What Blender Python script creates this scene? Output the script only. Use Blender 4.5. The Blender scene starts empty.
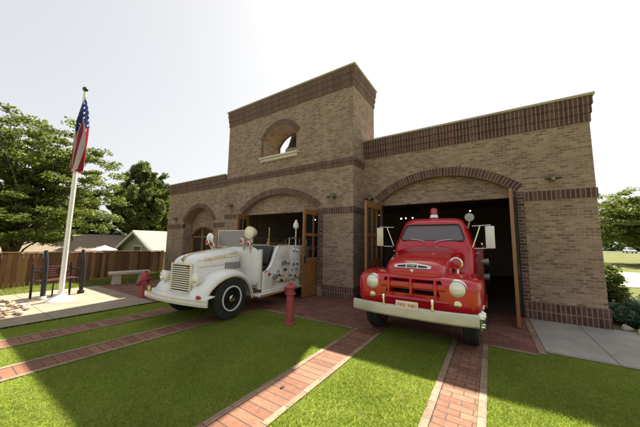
import bpy, bmesh, math, random
import numpy as np
from mathutils import Vector, Matrix
from mathutils.bvhtree import BVHTree
random.seed(7); rng = np.random.default_rng(7)
S = bpy.context.scene; COL = S.collection
PI = math.pi; R = math.radians

# ------------------------------------------------------------------ materials
def new_mat(name):
    m = bpy.data.materials.new(name); m.use_nodes = True
    nt = m.node_tree; b = nt.nodes['Principled BSDF']
    return m, nt, b
def N(nt, t, **kw):
    n = nt.nodes.new(t)
    for k, v in kw.items():
        if k in n.inputs: n.inputs[k].default_value = v
        else: setattr(n, k, v)
    return n
def L(nt, a, b): nt.links.new(a, b)
def mixc(nt, fac, a, b, mode='MIX'):
    n = nt.nodes.new('ShaderNodeMix'); n.data_type = 'RGBA'; n.blend_type = mode
    for sock, v in ((n.inputs[0], fac), (n.inputs[6], a), (n.inputs[7], b)):
        if hasattr(v, 'is_output'): L(nt, v, sock)
        elif isinstance(v, (int, float)): sock.default_value = v
        else: sock.default_value = (*v, 1)
    return n.outputs[2]
def ramp(nt, fac, *stops):
    r = nt.nodes.new('ShaderNodeValToRGB')
    while len(r.color_ramp.elements) < len(stops): r.color_ramp.elements.new(.5)
    for e, (p, c) in zip(r.color_ramp.elements, stops):
        e.position = p; e.color = (*c, 1) if not isinstance(c, (int, float)) else (c, c, c, 1)
    L(nt, fac, r.inputs[0]); return r.outputs[0]
def coords(nt, kind='Object', scale=None):
    t = nt.nodes.new('ShaderNodeTexCoord').outputs[kind]
    if scale:
        mp = nt.nodes.new('ShaderNodeMapping'); mp.inputs['Scale'].default_value = scale; L(nt, t, mp.inputs[0]); t = mp.outputs[0]
    return t
def noise(nt, vec, scale, detail=4, rough=.6):
    n = N(nt, 'ShaderNodeTexNoise', Scale=scale, Detail=detail, Roughness=rough); L(nt, vec, n.inputs['Vector']); return n.outputs['Fac']
def bump(nt, b, h, strength=.3, dist=.01):
    n = N(nt, 'ShaderNodeBump', Strength=strength, Distance=dist); L(nt, h, n.inputs['Height']); L(nt, n.outputs[0], b.inputs['Normal'])

def simple(name, col, rough=.5, metal=0, coat=0, var=.12, nscale=6, spec=.5, bumpy=0, dirt=None, dirt_amt=.4):
    m, nt, b = new_mat(name); o = coords(nt)
    f = noise(nt, o, nscale)
    c = ramp(nt, f, (.25, [x*(1-var) for x in col]), (.75, [min(1, x*(1+var)) for x in col]))
    if dirt:
        d = ramp(nt, noise(nt, o, nscale*.6, 6, .7), (.5, 0.), (.72, dirt_amt))
        c = mixc(nt, d, c, dirt)
    L(nt, c, b.inputs['Base Color'])
    rr = ramp(nt, noise(nt, o, nscale*3), (.3, max(0, rough-.06)), (.7, min(1, rough+.08))); L(nt, rr, b.inputs['Roughness'])
    b.inputs['Metallic'].default_value = metal; b.inputs['Coat Weight'].default_value = coat; b.inputs['Coat Roughness'].default_value = .06
    b.inputs['Specular IOR Level'].default_value = spec
    if bumpy: bump(nt, b, noise(nt, o, nscale*8), bumpy, .01)
    return m

def brick_mat(name, c1, c2, c3, mortar, w, h, offset=.5, msize=.011, kind='UV', bstr=.6, rough=.9):
    m, nt, b = new_mat(name); uv = coords(nt, kind)
    br = N(nt, 'ShaderNodeTexBrick', Scale=1.0, offset=offset); br.inputs['Mortar Size'].default_value = msize
    br.inputs['Mortar Smooth'].default_value = .25; br.inputs['Brick Width'].default_value = w; br.inputs['Row Height'].default_value = h
    br.inputs['Color1'].default_value = (0, 0, 0, 1); br.inputs['Color2'].default_value = (1, 1, 1, 1); br.inputs['Mortar'].default_value = (.5, .5, .5, 1)
    br.inputs['Bias'].default_value = 0
    L(nt, uv, br.inputs['Vector'])
    c = ramp(nt, br.outputs['Color'], (0, c1), (.45, c2), (1, c3))
    o = coords(nt)
    c = mixc(nt, .7, c, ramp(nt, noise(nt, o, 17, 6, .85), (.3, .5), (.7, 1.5)), 'MULTIPLY')
    mo = mixc(nt, .5, mortar, ramp(nt, noise(nt, o, 14), (.3, .6), (.7, 1.2)), 'MULTIPLY')
    c = mixc(nt, br.outputs['Fac'], c, mo)
    c = mixc(nt, .7, c, ramp(nt, noise(nt, o, 1.3, 7, .75), (.28, .66), (.72, 1.25)), 'MULTIPLY')
    L(nt, c, b.inputs['Base Color']); b.inputs['Roughness'].default_value = rough
    inv = N(nt, 'ShaderNodeMath', operation='SUBTRACT'); inv.inputs[0].default_value = 1; L(nt, br.outputs['Fac'], inv.inputs[1])
    ad = N(nt, 'ShaderNodeMath', operation='ADD'); L(nt, inv.outputs[0], ad.inputs[0]); L(nt, noise(nt, o, 60), ad.inputs[1])
    bump(nt, b, ad.outputs[0], bstr, .008)
    return m

M = {}
M['brick'] = brick_mat('tan_brick', (.175,.112,.075), (.275,.183,.124), (.375,.262,.182), (.335,.26,.19), .15, .062)
M['soldier'] = brick_mat('maroon_soldier_brick', (.062,.028,.024), (.10,.042,.034), (.145,.068,.052), (.235,.19,.145), .078, .19, offset=0, msize=.011)
M['quoin'] = brick_mat('maroon_quoin_brick', (.062,.028,.024), (.10,.042,.034), (.145,.068,.052), (.25,.20,.15), .2, .0755, msize=.012)
M['soldier_worn'] = brick_mat('brown_soldier_brick', (.085,.045,.034), (.125,.066,.047), (.165,.09,.062), (.20,.15,.11), .078, .19, offset=0)
M['quoin_worn'] = brick_mat('brown_quoin_brick', (.085,.045,.034), (.125,.066,.047), (.165,.09,.062), (.22,.17,.125), .2, .0755)
M['paver'] = brick_mat('red_paver', (.15,.055,.038), (.195,.074,.05), (.23,.098,.066), (.09,.055,.042), .205, .105, msize=.007, kind='Object', bstr=.4)
M['paver_wide'] = brick_mat('red_path_paver', (.165,.066,.036), (.215,.092,.05), (.26,.125,.07), (.07,.045,.034), .74, .118, offset=.3, msize=.007, kind='Object', bstr=.4)
M['paver_small'] = brick_mat('red_block_paver', (.165,.068,.038), (.215,.095,.052), (.26,.128,.074), (.08,.052,.04), .21, .105, msize=.007, kind='Object', bstr=.4)
M['border'] = brick_mat('tan_border_block', (.21,.135,.09), (.255,.17,.115), (.29,.20,.135), (.11,.08,.06), .5, .30, offset=0, msize=.006, kind='Object', bstr=.3)
M['cap'] = simple('stone_cap', (.37,.325,.25), .85, var=.12, nscale=3, bumpy=.2)
M['sill'] = simple('stone_sill', (.58,.52,.42), .8, var=.1, nscale=3, bumpy=.2)
M['interior'] = simple('garage_interior', (.24,.20,.165), .9, nscale=2)
M['gfloor'] = simple('garage_floor', (.13,.115,.10), .55, nscale=2)
M['lampmetal'] = simple('lamp_metal', (.20,.16,.11), .5, .6)
M['white'] = simple('old_white_paint', (.80,.79,.76), .34, coat=.35, var=.05, nscale=3, dirt=(.42,.36,.25), dirt_amt=.35)
M['white2'] = simple('aged_white_paint', (.70,.68,.62), .4, coat=.2, var=.07, nscale=3, dirt=(.36,.30,.21), dirt_amt=.6)
M['cream'] = simple('cream_enamel', (.72,.66,.50), .4, coat=.3, var=.06, dirt=(.4,.33,.2), dirt_amt=.4)
M['gold'] = simple('gold_leaf', (.62,.43,.12), .35, .55, var=.2, nscale=20)
M['red'] = simple('fire_red_enamel', (.47,.003,.013), .2, coat=.7, var=.06, nscale=2.5)
M['reddark'] = simple('aged_red_enamel', (.30,.02,.022), .45, coat=.3, var=.1)
M['hydrant'] = simple('hydrant_red', (.34,.035,.04), .55, var=.15, nscale=9, dirt=(.20,.05,.045), bumpy=.1)
M['hydrantpink'] = simple('faded_hydrant_red', (.34,.06,.055), .65, var=.15, nscale=9, dirt=(.30,.07,.06), bumpy=.15)
M['chrome'] = simple('chrome', (.75,.74,.70), .16, 1, var=.06)
M['bumper'] = simple('dull_silver_paint', (.53,.50,.42), .4, .25, var=.10, nscale=3, dirt=(.30,.26,.17), dirt_amt=.5)
M['tyre'] = simple('tyre_rubber', (.022,.021,.02), .85, var=.25, nscale=8, bumpy=.3, dirt=(.07,.06,.045))
M['black'] = simple('black_paint', (.018,.018,.018), .45)
M['blackiron'] = simple('black_iron', (.012,.012,.013), .6)
M['dark'] = simple('painted_recess_shade', (.012,.01,.01), .9)  # near-black colour paints shade into the grille openings and the cab
M['leather'] = simple('dark_leather', (.03,.027,.024), .5, bumpy=.2)
M['lens'] = simple('headlight_glass', (.70,.68,.60), .12, .35, coat=1, var=.05, nscale=30)
def lens_mat():
    m, nt, b = new_mat('fluted_lens'); o = coords(nt)
    wv = N(nt, 'ShaderNodeTexWave', Scale=16.0, Distortion=.4); L(nt, o, wv.inputs['Vector'])
    L(nt, ramp(nt, wv.outputs['Fac'], (0, (.70,.68,.60)), (1, (.88,.86,.78))), b.inputs['Base Color']); b.inputs['Metallic'].default_value = .3; b.inputs['Roughness'].default_value = .15
    b.inputs['Coat Weight'].default_value = 1; bump(nt, b, wv.outputs['Fac'], .35, .01); return m
M['lens'] = lens_mat()
M['lenscream'] = simple('lamp_lens_cream', (.80,.72,.48), .15, .1, coat=1, var=.08)
M['lensred'] = simple('red_lens', (.40,.01,.012), .15, coat=1)
M['amber'] = simple('amber_plate', (.75,.50,.04), .4)
M['grey'] = simple('grey_metal', (.32,.31,.29), .4, .5, nscale=8)
M['plate'] = simple('cream_number_plate', (.72,.66,.52), .5)
M['platered'] = simple('red_number_paint', (.55,.04,.03), .5)
M['pole'] = simple('white_pole_paint', (.80,.78,.72), .4, var=.05)
M['wood_red'] = simple('maroon_slat', (.085,.02,.022), .5, nscale=12)
M['stone'] = simple('cast_stone', (.42,.37,.29), .9, var=.18, nscale=10, bumpy=.3)
M['roofpale'] = simple('pale_shingle', (.27,.255,.215), .9, var=.12, nscale=4, bumpy=.3)
M['roofbrown'] = simple('brown_shingle', (.21,.16,.11), .9, var=.15, nscale=4, bumpy=.3)
M['sidinggreen'] = simple('sage_siding', (.32,.36,.26), .8, nscale=3)
M['sidingtan'] = simple('tan_siding', (.30,.23,.17), .8, nscale=3)
M['trim'] = simple('white_trim', (.72,.70,.66), .6)
M['carpaint'] = simple('car_silver', (.55,.56,.58), .3, .3, coat=.6)
M['carblue'] = simple('car_blue', (.10,.14,.22), .3, .3, coat=.6)
M['carwhite'] = simple('car_white', (.8,.8,.8), .3, 0, coat=.6)
M['bronze'] = simple('bronze_bell', (.07,.075,.06), .45, .6)
M['steelred'] = simple('red_oxide_steel', (.16,.05,.035), .6)

def wood_mat(name, c1, c2, scale=(14, 14, 1.2), rough=.4, coat=.25):
    m, nt, b = new_mat(name); o = coords(nt, 'Object', scale)
    f = noise(nt, o, 2.2, 8, .65)
    c = ramp(nt, f, (.3, c1), (.7, c2)); L(nt, c, b.inputs['Base Color']); b.inputs['Roughness'].default_value = rough; b.inputs['Coat Weight'].default_value = coat
    bump(nt, b, f, .15, .004); return m
M['wood'] = wood_mat('honey_oak', (.19,.08,.024), (.34,.155,.05))
def fence_mat():
    m, nt, b = new_mat('weathered_cedar'); o = coords(nt, 'Object', (9, 9, .9))
    isl = nt.nodes.new('ShaderNodeNewGeometry').outputs['Random Per Island']
    c = ramp(nt, isl, (0, (.095,.045,.02)), (.5, (.19,.09,.038)), (1, (.31,.165,.072)))
    c = mixc(nt, .6, c, ramp(nt, noise(nt, o, 2, 7, .7), (.3, .55), (.7, 1.3)), 'MULTIPLY')
    L(nt, c, b.inputs['Base Color']); b.inputs['Roughness'].default_value = .85; return m
M['fence'] = fence_mat()
def concrete(name, col, jx, jy, ox=0, oy=0):
    m, nt, b = new_mat(name); o = coords(nt)
    mp = nt.nodes.new('ShaderNodeMapping'); mp.inputs['Location'].default_value = (ox, oy, 0); L(nt, o, mp.inputs[0])
    br = N(nt, 'ShaderNodeTexBrick', Scale=1.0, offset=0); br.inputs['Mortar Size'].default_value = .009; br.inputs['Brick Width'].default_value = jx; br.inputs['Row Height'].default_value = jy
    L(nt, mp.outputs[0], br.inputs['Vector'])
    c = ramp(nt, noise(nt, o, 1.3, 8, .7), (.3, [x*.7 for x in col]), (.7, [x*1.15 for x in col]))
    c = mixc(nt, .5, c, ramp(nt, noise(nt, o, 90, 3), (.3, .75), (.7, 1.2)), 'MULTIPLY')
    c = mixc(nt, br.outputs['Fac'], c, [x*.35 for x in col])
    L(nt, c, b.inputs['Base Color']); b.inputs['Roughness'].default_value = .9
    bump(nt, b, noise(nt, o, 120), .15, .003); return m
M['walk'] = concrete('sidewalk_concrete', (.33,.305,.27), 1.5, 2.1, .1, .05)
M['patio'] = concrete('patio_concrete', (.29,.235,.165), 2.1, 2.6, .4, .7)
M['road'] = concrete('pale_road', (.42,.36,.29), 30, 30)
M['asphalt'] = concrete('asphalt', (.055,.053,.05), 90, 90)
def ground_mat(name, a, bcol, cc, s=1.2):
    m, nt, b = new_mat(name); o = coords(nt)
    c = ramp(nt, noise(nt, o, s, 8, .7), (.28, a), (.5, bcol), (.75, cc))
    c = mixc(nt, .6, c, ramp(nt, noise(nt, o, 55, 4, .7), (.3, .5), (.7, 1.4)), 'MULTIPLY')
    L(nt, c, b.inputs['Base Color']); b.inputs['Roughness'].default_value = .95; b.inputs['Specular IOR Level'].default_value = .1
    bump(nt, b, noise(nt, o, 70, 4), .6, .02); return m
M['lawn'] = ground_mat('lawn_soil', (.11,.155,.02), (.165,.205,.028), (.21,.235,.045))
M['field'] = ground_mat('mown_field', (.09,.105,.03), (.125,.135,.042), (.17,.165,.065), .4)
def leaf_mat(name, dark, mid, lite, trans=.45, rough=.5, patch=None):
    m, nt, b = new_mat(name); isl = nt.nodes.new('ShaderNodeNewGeometry').outputs['Random Per Island']
    c = ramp(nt, isl, (0, dark), (.5, mid), (1, lite))
    n2 = ramp(nt, noise(nt, coords(nt), .9, 4), (.3, .7), (.7, 1.3)); c = mixc(nt, .7, c, n2, 'MULTIPLY')
    if patch: c = mixc(nt, ramp(nt, noise(nt, coords(nt), 3.2, 7, .75), (.52, 0.), (.68, .75)), c, patch)
    L(nt, c, b.inputs['Base Color']); b.inputs['Roughness'].default_value = rough; b.inputs['Specular IOR Level'].default_value = .25
    t = nt.nodes.new('ShaderNodeBsdfTranslucent'); tc = mixc(nt, .5, c, (1.0, 1.05, .5), 'MULTIPLY'); L(nt, tc, t.inputs[0])
    mx = nt.nodes.new('ShaderNodeMixShader'); mx.inputs[0].default_value = trans
    out = nt.nodes['Material Output']; L(nt, b.outputs[0], mx.inputs[1]); L(nt, t.outputs[0], mx.inputs[2]); L(nt, mx.outputs[0], out.inputs[0])
    return m
M['grass'] = leaf_mat('grass_blade', (.14,.225,.032), (.245,.315,.045), (.385,.40,.08), .5, .6, (.33,.31,.10))
M['grasspale'] = leaf_mat('grass_blade_dry', (.13,.16,.03), (.21,.24,.05), (.30,.30,.09), .5, .6)
M['leaf_locust'] = leaf_mat('locust_leaf', (.085,.115,.022), (.135,.165,.035), (.19,.215,.055), .5)
M['leaf_dark'] = leaf_mat('maple_leaf', (.025,.045,.012), (.05,.08,.02), (.085,.115,.03), .35)
M['leaf_mid'] = leaf_mat('elm_leaf', (.065,.095,.022), (.115,.15,.035), (.18,.205,.06), .45)
M['leaf_bush'] = leaf_mat('bush_leaf', (.08,.12,.028), (.15,.19,.045), (.26,.27,.08), .45)
M['leaf_juniper'] = leaf_mat('juniper_needle', (.06,.10,.065), (.10,.16,.10), (.16,.22,.14), .25)
M['bark'] = simple('bark', (.075,.055,.04), .9, var=.3, nscale=12, bumpy=.5)
M['rock_tan'] = simple('tan_river_rock', (.45,.35,.23), .85, var=.25, nscale=9, bumpy=.3)
M['rock_grey'] = simple('grey_rock', (.36,.31,.26), .85, var=.25, nscale=9, bumpy=.3)
M['rock_rust'] = simple('rust_rock', (.36,.23,.13), .85, var=.25, nscale=9, bumpy=.3)
def glass_mat(name, col, rough=.04, alpha=.35):
    m, nt, b = new_mat(name); b.inputs['Base Color'].default_value = (*col, 1); b.inputs['Roughness'].default_value = rough
    g = nt.nodes.new('ShaderNodeBsdfTransparent'); g.inputs[0].default_value = (.85,.85,.85,1)
    mx = nt.nodes.new('ShaderNodeMixShader'); mx.inputs[0].default_value = alpha
    L(nt, g.outputs[0], mx.inputs[1]); L(nt, b.outputs[0], mx.inputs[2]); L(nt, mx.outputs[0], nt.nodes['Material Output'].inputs[0])
    return m
M['pane'] = glass_mat('window_pane', (.02,.02,.02), .03, .35)
M['screen'] = glass_mat('sky_reflection_windscreen', (.21,.18,.195), .05, .72)  # grey-mauve base colour stands in for sky reflected in the glass
M['screenold'] = glass_mat('old_windscreen', (.33,.32,.31), .12, .72)
def emit(name, col, s):
    m, nt, b = new_mat(name); b.inputs['Base Color'].default_value = (*col, 1)
    b.inputs['Emission Color'].default_value = (*col, 1); b.inputs['Emission Strength'].default_value = s; return m
M['bulb'] = emit('warm_bulb', (1, .66, .3), 6)
def flag_mat():
    m, nt, b = new_mat('flag_cloth'); uv = coords(nt, 'UV')
    sx = nt.nodes.new('ShaderNodeSeparateXYZ'); L(nt, uv, sx.inputs[0]); s, t = sx.outputs[0], sx.outputs[1]
    def mth(op, a, bb=None, c=None):
        n = N(nt, 'ShaderNodeMath', operation=op)
        for i, v in enumerate((a, bb, c)):
            if v is None: continue
            if hasattr(v, 'is_output'): L(nt, v, n.inputs[i])
            else: n.inputs[i].default_value = v
        return n.outputs[0]
    odd = mth('LESS_THAN', mth('MODULO', mth('FLOOR', mth('MULTIPLY', t, 13)), 2), .5)
    stripes = mixc(nt, odd, (.62,.58,.55), (.30,.02,.035))
    can = mth('MULTIPLY', mth('LESS_THAN', s, .4), mth('LESS_THAN', t, 7/13))
    gx = mth('SUBTRACT', mth('FRACT', mth('MULTIPLY', s, 6/.4)), .5); gy = mth('SUBTRACT', mth('FRACT', mth('MULTIPLY', t, 5*13/7)), .5)
    star = mth('LESS_THAN', mth('ADD', mth('MULTIPLY', gx, gx), mth('MULTIPLY', gy, gy)), .035)
    blue = mixc(nt, star, (.025,.035,.13), (.8,.8,.8))
    c = mixc(nt, can, stripes, blue); L(nt, c, b.inputs['Base Color']); b.inputs['Roughness'].default_value = .8
    tr = nt.nodes.new('ShaderNodeBsdfTranslucent'); L(nt, c, tr.inputs[0]); mx = nt.nodes.new('ShaderNodeMixShader'); mx.inputs[0].default_value = .35
    L(nt, b.outputs[0], mx.inputs[1]); L(nt, tr.outputs[0], mx.inputs[2]); L(nt, mx.outputs[0], nt.nodes['Material Output'].inputs[0]); return m
M['flag'] = flag_mat()

# ------------------------------------------------------------------ mesh builder
class MB:
    def __init__(s): s.v = []; s.f = []; s.uv = {}
    def add(s, vs, fs, uvs=None):
        o = len(s.v); s.v += [tuple(p) for p in vs]
        for i, f in enumerate(fs):
            if uvs: s.uv[len(s.f)] = uvs[i]
            s.f.append([k+o for k in f])
        return s
    def box(s, x0, x1, y0, y1, z0, z1):
        return s.add([(x0,y0,z0),(x1,y0,z0),(x1,y1,z0),(x0,y1,z0),(x0,y0,z1),(x1,y0,z1),(x1,y1,z1),(x0,y1,z1)],
            [(0,3,2,1),(4,5,6,7),(0,1,5,4),(1,2,6,5),(2,3,7,6),(3,0,4,7)])
    def obox(s, c, size, rot):   # oriented box
        mt = rot if isinstance(rot, Matrix) else Matrix.Rotation(rot, 3, 'Z')
        o = len(s.v); a, b, d = [k/2 for k in size]
        b0 = MB().box(-a, a, -b, b, -d, d)
        return s.add([Vector(c) + mt @ Vector(p) for p in b0.v], b0.f)
    def rings(s, rs, cap=True, closed=True):
        n = len(rs[0]); vs = [p for r in rs for p in r]; fs = []
        for i in range(len(rs)-1):
            for j in range(n if closed else n-1):
                k = (j+1) % n; fs.append((i*n+j, i*n+k, (i+1)*n+k, (i+1)*n+j))
        if cap and closed: fs.append(tuple(range(n))[::-1]); fs.append(tuple((len(rs)-1)*n+j for j in range(n)))
        return s.add(vs, fs)
    def tube(s, path, r, n=8):
        path = [Vector(p) for p in path]; rs = []
        for i, p in enumerate(path):
            t = (path[min(i+1, len(path)-1)] - path[max(i-1, 0)]).normalized()
            a = t.cross(Vector((0,0,1)) if abs(t.z) < .9 else Vector((1,0,0))).normalized(); b = t.cross(a)
            rr = r[i] if isinstance(r, (list, tuple)) else r
            rs.append([p + rr*(math.cos(2*PI*k/n)*a + math.sin(2*PI*k/n)*b) for k in range(n)])
        return s.rings(rs)
    def lathe(s, prof, c=(0,0,0), axis='Z', n=24, cap=True):   # prof: (radius, along)
        rs = []
        for r, h in prof:
            ring = []
            for k in range(n):
                a = 2*PI*k/n; u, w = r*math.cos(a), r*math.sin(a)
                p = {'Z': (u, w, h), 'X': (h, u, w), 'Y': (w, h, u)}[axis]
                ring.append((c[0]+p[0], c[1]+p[1], c[2]+p[2]))
            rs.append(ring)
        return s.rings(rs, cap)
    def sphere(s, c, r, n=12, sc=(1,1,1)):
        pr = [(max(1e-4, r*math.sin(PI*i/n)), -r*math.cos(PI*i/n)) for i in range(n+1)]
        o = MB().lathe(pr, n=n*2); return s.add([(c[0]+p[0]*sc[0], c[1]+p[1]*sc[1], c[2]+p[2]*sc[2]) for p in o.v], o.f)
    def prism(s, pts, y0, y1):   # polygon in (x,z), extruded along y
        n = len(pts); vs = [(x, y0, z) for x, z in pts] + [(x, y1, z) for x, z in pts]
        fs = [tuple(range(n)), tuple(range(2*n-1, n-1, -1))] + [(i, i+n, (i+1) % n + n, (i+1) % n) for i in range(n)]
        return s.add(vs, fs)
    def mesh(s, name, uvfit=None):
        me = bpy.data.meshes.new(name); me.from_pydata([tuple(p) for p in s.v], [], s.f)
        ul = me.uv_layers.new(name='UVMap')
        for p in me.polygons:
            cu = s.uv.get(p.index); nx, ny, nz = [abs(k) for k in p.normal]
            for j, li in enumerate(p.loop_indices):
                co = me.vertices[me.loops[li].vertex_index].co
                if cu: ul.data[li].uv = cu[j]; continue
                if ny >= nx and ny >= nz: u, v = co.x, co.z
                elif nx >= nz: u, v = co.y, co.z
                else: u, v = co.x, co.y
                if uvfit and not (nz > ny and nz > nx): v = (v-uvfit[0])/(uvfit[1]-uvfit[0])*uvfit[2]*.19 if uvfit[2] != 1 else .02+(v-uvfit[0])/(uvfit[1]-uvfit[0])*.15
                ul.data[li].uv = (u, v)
        return me
    def build(s, name, mat, parent=None, smooth=False, bevel=0, sub=0, uvfit=None, seg=2, cut=None, solid=0, keep=False, ang=35):
        me = s.mesh(name, uvfit)
        if not keep:
            bm = bmesh.new(); bm.from_mesh(me); bmesh.ops.recalc_face_normals(bm, faces=bm.faces); bm.to_mesh(me); bm.free()
        o = bpy.data.objects.new(name, me); COL.objects.link(o)
        if solid:
            md = o.modifiers.new('s', 'SOLIDIFY'); md.thickness = solid; md.offset = 0
        if sub:
            md = o.modifiers.new('ss', 'SUBSURF'); md.levels = md.render_levels = sub
        tmp = []
        for c in (cut or []):
            cm = c.mesh('cut'); bm = bmesh.new(); bm.from_mesh(cm); bmesh.ops.recalc_face_normals(bm, faces=bm.faces); bm.to_mesh(cm); bm.free()
            co = bpy.data.objects.new('cut', cm); COL.objects.link(co); tmp.append(co)
            md = o.modifiers.new('b', 'BOOLEAN'); md.operation = 'DIFFERENCE'; md.object = co; md.solver = 'EXACT'
        if bevel:
            md = o.modifiers.new('bv', 'BEVEL'); md.width = bevel; md.segments = seg; md.limit_method = 'ANGLE'; md.angle_limit = R(35)
        if o.modifiers:
            bpy.context.view_layer.update()
            ev = o.evaluated_get(bpy.context.evaluated_depsgraph_get()); m2 = bpy.data.meshes.new_from_object(ev)
            o.modifiers.clear(); o.data = m2; m2.name = name; bpy.data.meshes.remove(me); me = m2
        for t in tmp: bpy.data.objects.remove(t)
        me.materials.clear(); me.materials.append(mat)
        if smooth or bevel or sub:
            bm = bmesh.new(); bm.from_mesh(me)
            for f in bm.faces: f.smooth = True
            for e in bm.edges:
                if len(e.link_faces) == 2 and e.calc_face_angle(0) > R(ang): e.smooth = False
            bm.to_mesh(me); bm.free()
        if parent: o.parent = parent
        return o

def empty(name, loc=(0,0,0), rz=0):
    o = bpy.data.objects.new(name, None); o.empty_display_size = .2; COL.objects.link(o); o.location = loc; o.rotation_euler = (0,0,rz); return o
def tag(o, label=None, cat=None, group=None, kind=None):
    for k, v in (('label', label), ('category', cat), ('group', group), ('kind', kind)):
        if v: o[k] = v
    return o
def thing(name, label, cat, loc=(0,0,0), rz=0, group=None): return tag(empty(name, loc, rz), label, cat, group)
def struct(o): return tag(o, kind='structure')
def copy_tree(o, parent=None):
    c = o.copy(); COL.objects.link(c)
    if parent: c.parent = parent
    for ch in list(o.children): copy_tree(ch, c)
    return c
def text(name, body, mat, size, loc, rot, parent, ext=.003, sx=1):
    cu = bpy.data.curves.new(name, 'FONT'); cu.body = body; cu.size = size; cu.extrude = ext; cu.align_x = 'CENTER'; cu.align_y = 'CENTER'
    o = bpy.data.objects.new(name, cu); COL.objects.link(o); bpy.context.view_layer.update()
    me = bpy.data.meshes.new_from_object(o.evaluated_get(bpy.context.evaluated_depsgraph_get())); bpy.data.objects.remove(o); bpy.data.curves.remove(cu)
    me.name = name; me.materials.clear(); me.materials.append(mat)
    o = bpy.data.objects.new(name, me); COL.objects.link(o); o.location = loc; o.rotation_euler = rot; o.scale = (sx, 1, 1); o.parent = parent; return o
def raw_mesh(name, v, f, mat, parent=None, smooth=False):
    v = np.asarray(v, np.float32).reshape(-1, 3); f = np.asarray(f, np.int32); k = f.shape[1]
    me = bpy.data.meshes.new(name); me.vertices.add(len(v)); me.vertices.foreach_set('co', v.ravel())
    me.loops.add(f.size); me.loops.foreach_set('vertex_index', f.ravel()); me.polygons.add(len(f))
    me.polygons.foreach_set('loop_start', np.arange(0, f.size, k, dtype=np.int32)); me.update(calc_edges=True); me.validate()
    me.materials.append(mat); o = bpy.data.objects.new(name, me); COL.objects.link(o)
    if parent: o.parent = parent
    return o

# ------------------------------------------------------------------ ground and paving
def sheet(name, rects, z, mat):
    mb = MB()
    for x0, x1, y0, y1 in rects: mb.add([(x0,y0,z),(x1,y0,z),(x1,y1,z),(x0,y1,z)], [(0,1,2,3)])
    return struct(mb.build(name, mat, keep=True))
def ground():
    xs = [-900,-300,-120,-60,-40,-30,-24,-20,-18,-16.5,-15.5,-14.6,-13,-9,-3,3,6,9,14,22,40,80,300,900]
    ys = [-900,-300,-100,-50,-30,-20,-12,-6,0,6,12,20,40,80,300,900]
    def h(x, y):
        t = min(1, max(0, (-14.8 - x)/6)); return -.03 - 2.3*t*t*(3-2*t)
    v = [(x, y, h(x, y)) for y in ys for x in xs]; n = len(xs)
    f = [(j*n+i, j*n+i+1, (j+1)*n+i+1, (j+1)*n+i) for j in range(len(ys)-1) for i in range(n-1)]
    struct(MB().add(v, f).build('ground', M['field'], keep=True, smooth=True))
ground()
PATHS = [(-1.945, .25, 'wide'), (-.355, .25, 'small'), (-4.86, .25, 'wide'), (-6.2, .25, 'wide')]
YF = -15.2
sheet('lawn', [(-7.22, 5.5, YF, -1.2)], 0, M['lawn'])
sheet('fence_grass', [(-14.7, -11.25, -15, -.9)], -.008, M['lawn'])
sheet('patio', [(-11.25, -7.3, -15, -4.05)], .012, M['patio'])
sheet('apron', [(-11.25, -7.3, -4.05, -.4), (-7.3, -1.7, -2.86, 4), (-1.7, .53, -2.34, 4)], .006, M['paver'])
sheet('apron_border', [(.53, .62, -2.34, -.0), (-.1, .53, -2.43, -2.345), (-7.3, -6.55, -2.95, -2.865), (-5.9, -5.2, -2.95, -2.865), (-4.5, -2.25, -2.95, -2.865)], .011, M['border'])
sheet('sidewalk', [(.63, 7.5, -2.2, -.0)], .010, M['walk'])
for cx, hw, kd in PATHS:
    y1 = -2.87 if cx < -1 else -2.35
    sheet('path', [(cx-hw+.075, cx+hw-.075, YF, y1)], .008, M['paver_wide' if kd == 'wide' else 'paver_small'])
    sheet('path_border', [(cx-hw, cx-hw+.07, YF, y1), (cx+hw-.07, cx+hw, YF, y1)], .012, M['border'])
sheet('street', [(-60, 60, -32, -16.5)], .004, M['asphalt'])
sheet('street_walk', [(-60, 60, -16.4, -15.2)], .014, M['walk'])
sheet('side_road', [(4.6, 60, 8.4, 17.5)], -.012, M['road'])
sheet('parking_lot', [(-5, 160, 92, 120)], -.012, M['asphalt'])

def blades(name, n, region, inside, hmin, hmax, w, mat):
    x0, x1, y0, y1 = region; p = np.column_stack([rng.uniform(x0, x1, n), rng.uniform(y0, y1, n)])
    p = p[inside(p[:, 0], p[:, 1])]; n = len(p)
    patch = .8 + .25*np.sin(p[:, 0]*3.1+1.3*np.sin(p[:, 1]*2.3)) * np.sin(p[:, 1]*2.7+p[:, 0])
    h = rng.uniform(hmin, hmax, n)*patch; a = rng.uniform(0, 2*PI, n); b = rng.uniform(0, 2*PI, n); lean = rng.uniform(.3, 1.5, n)*h
    ww = w*rng.uniform(.7, 1.3, n)
    v = np.zeros((n, 3, 3)); dx, dy = np.cos(a)*ww/2, np.sin(a)*ww/2
    v[:, 0] = np.column_stack([p[:, 0]-dx, p[:, 1]-dy, np.zeros(n)]); v[:, 1] = np.column_stack([p[:, 0]+dx, p[:, 1]+dy, np.zeros(n)])
    v[:, 2] = np.column_stack([p[:, 0]+np.cos(b)*lean, p[:, 1]+np.sin(b)*lean, h])
    o = raw_mesh(name, v, np.arange(3*n).reshape(-1, 3), mat); return o
def lawn_in(x, y):
    ok = (x > -7.22)
    for cx, hw, kd in PATHS: ok &= ~((np.abs(x-cx) < hw+.004-.022*rng.uniform(0, 1, len(x))**3))
    edge = np.where(x > .63, -2.21, np.where(x > -.12, -2.44, -2.96)); ok &= y < edge
    d = (x)**2 + (y+7.5)**2; ok &= rng.uniform(0, 1, len(x)) < np.clip(14/np.maximum(d, .1), .28, 1)
    return ok
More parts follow.
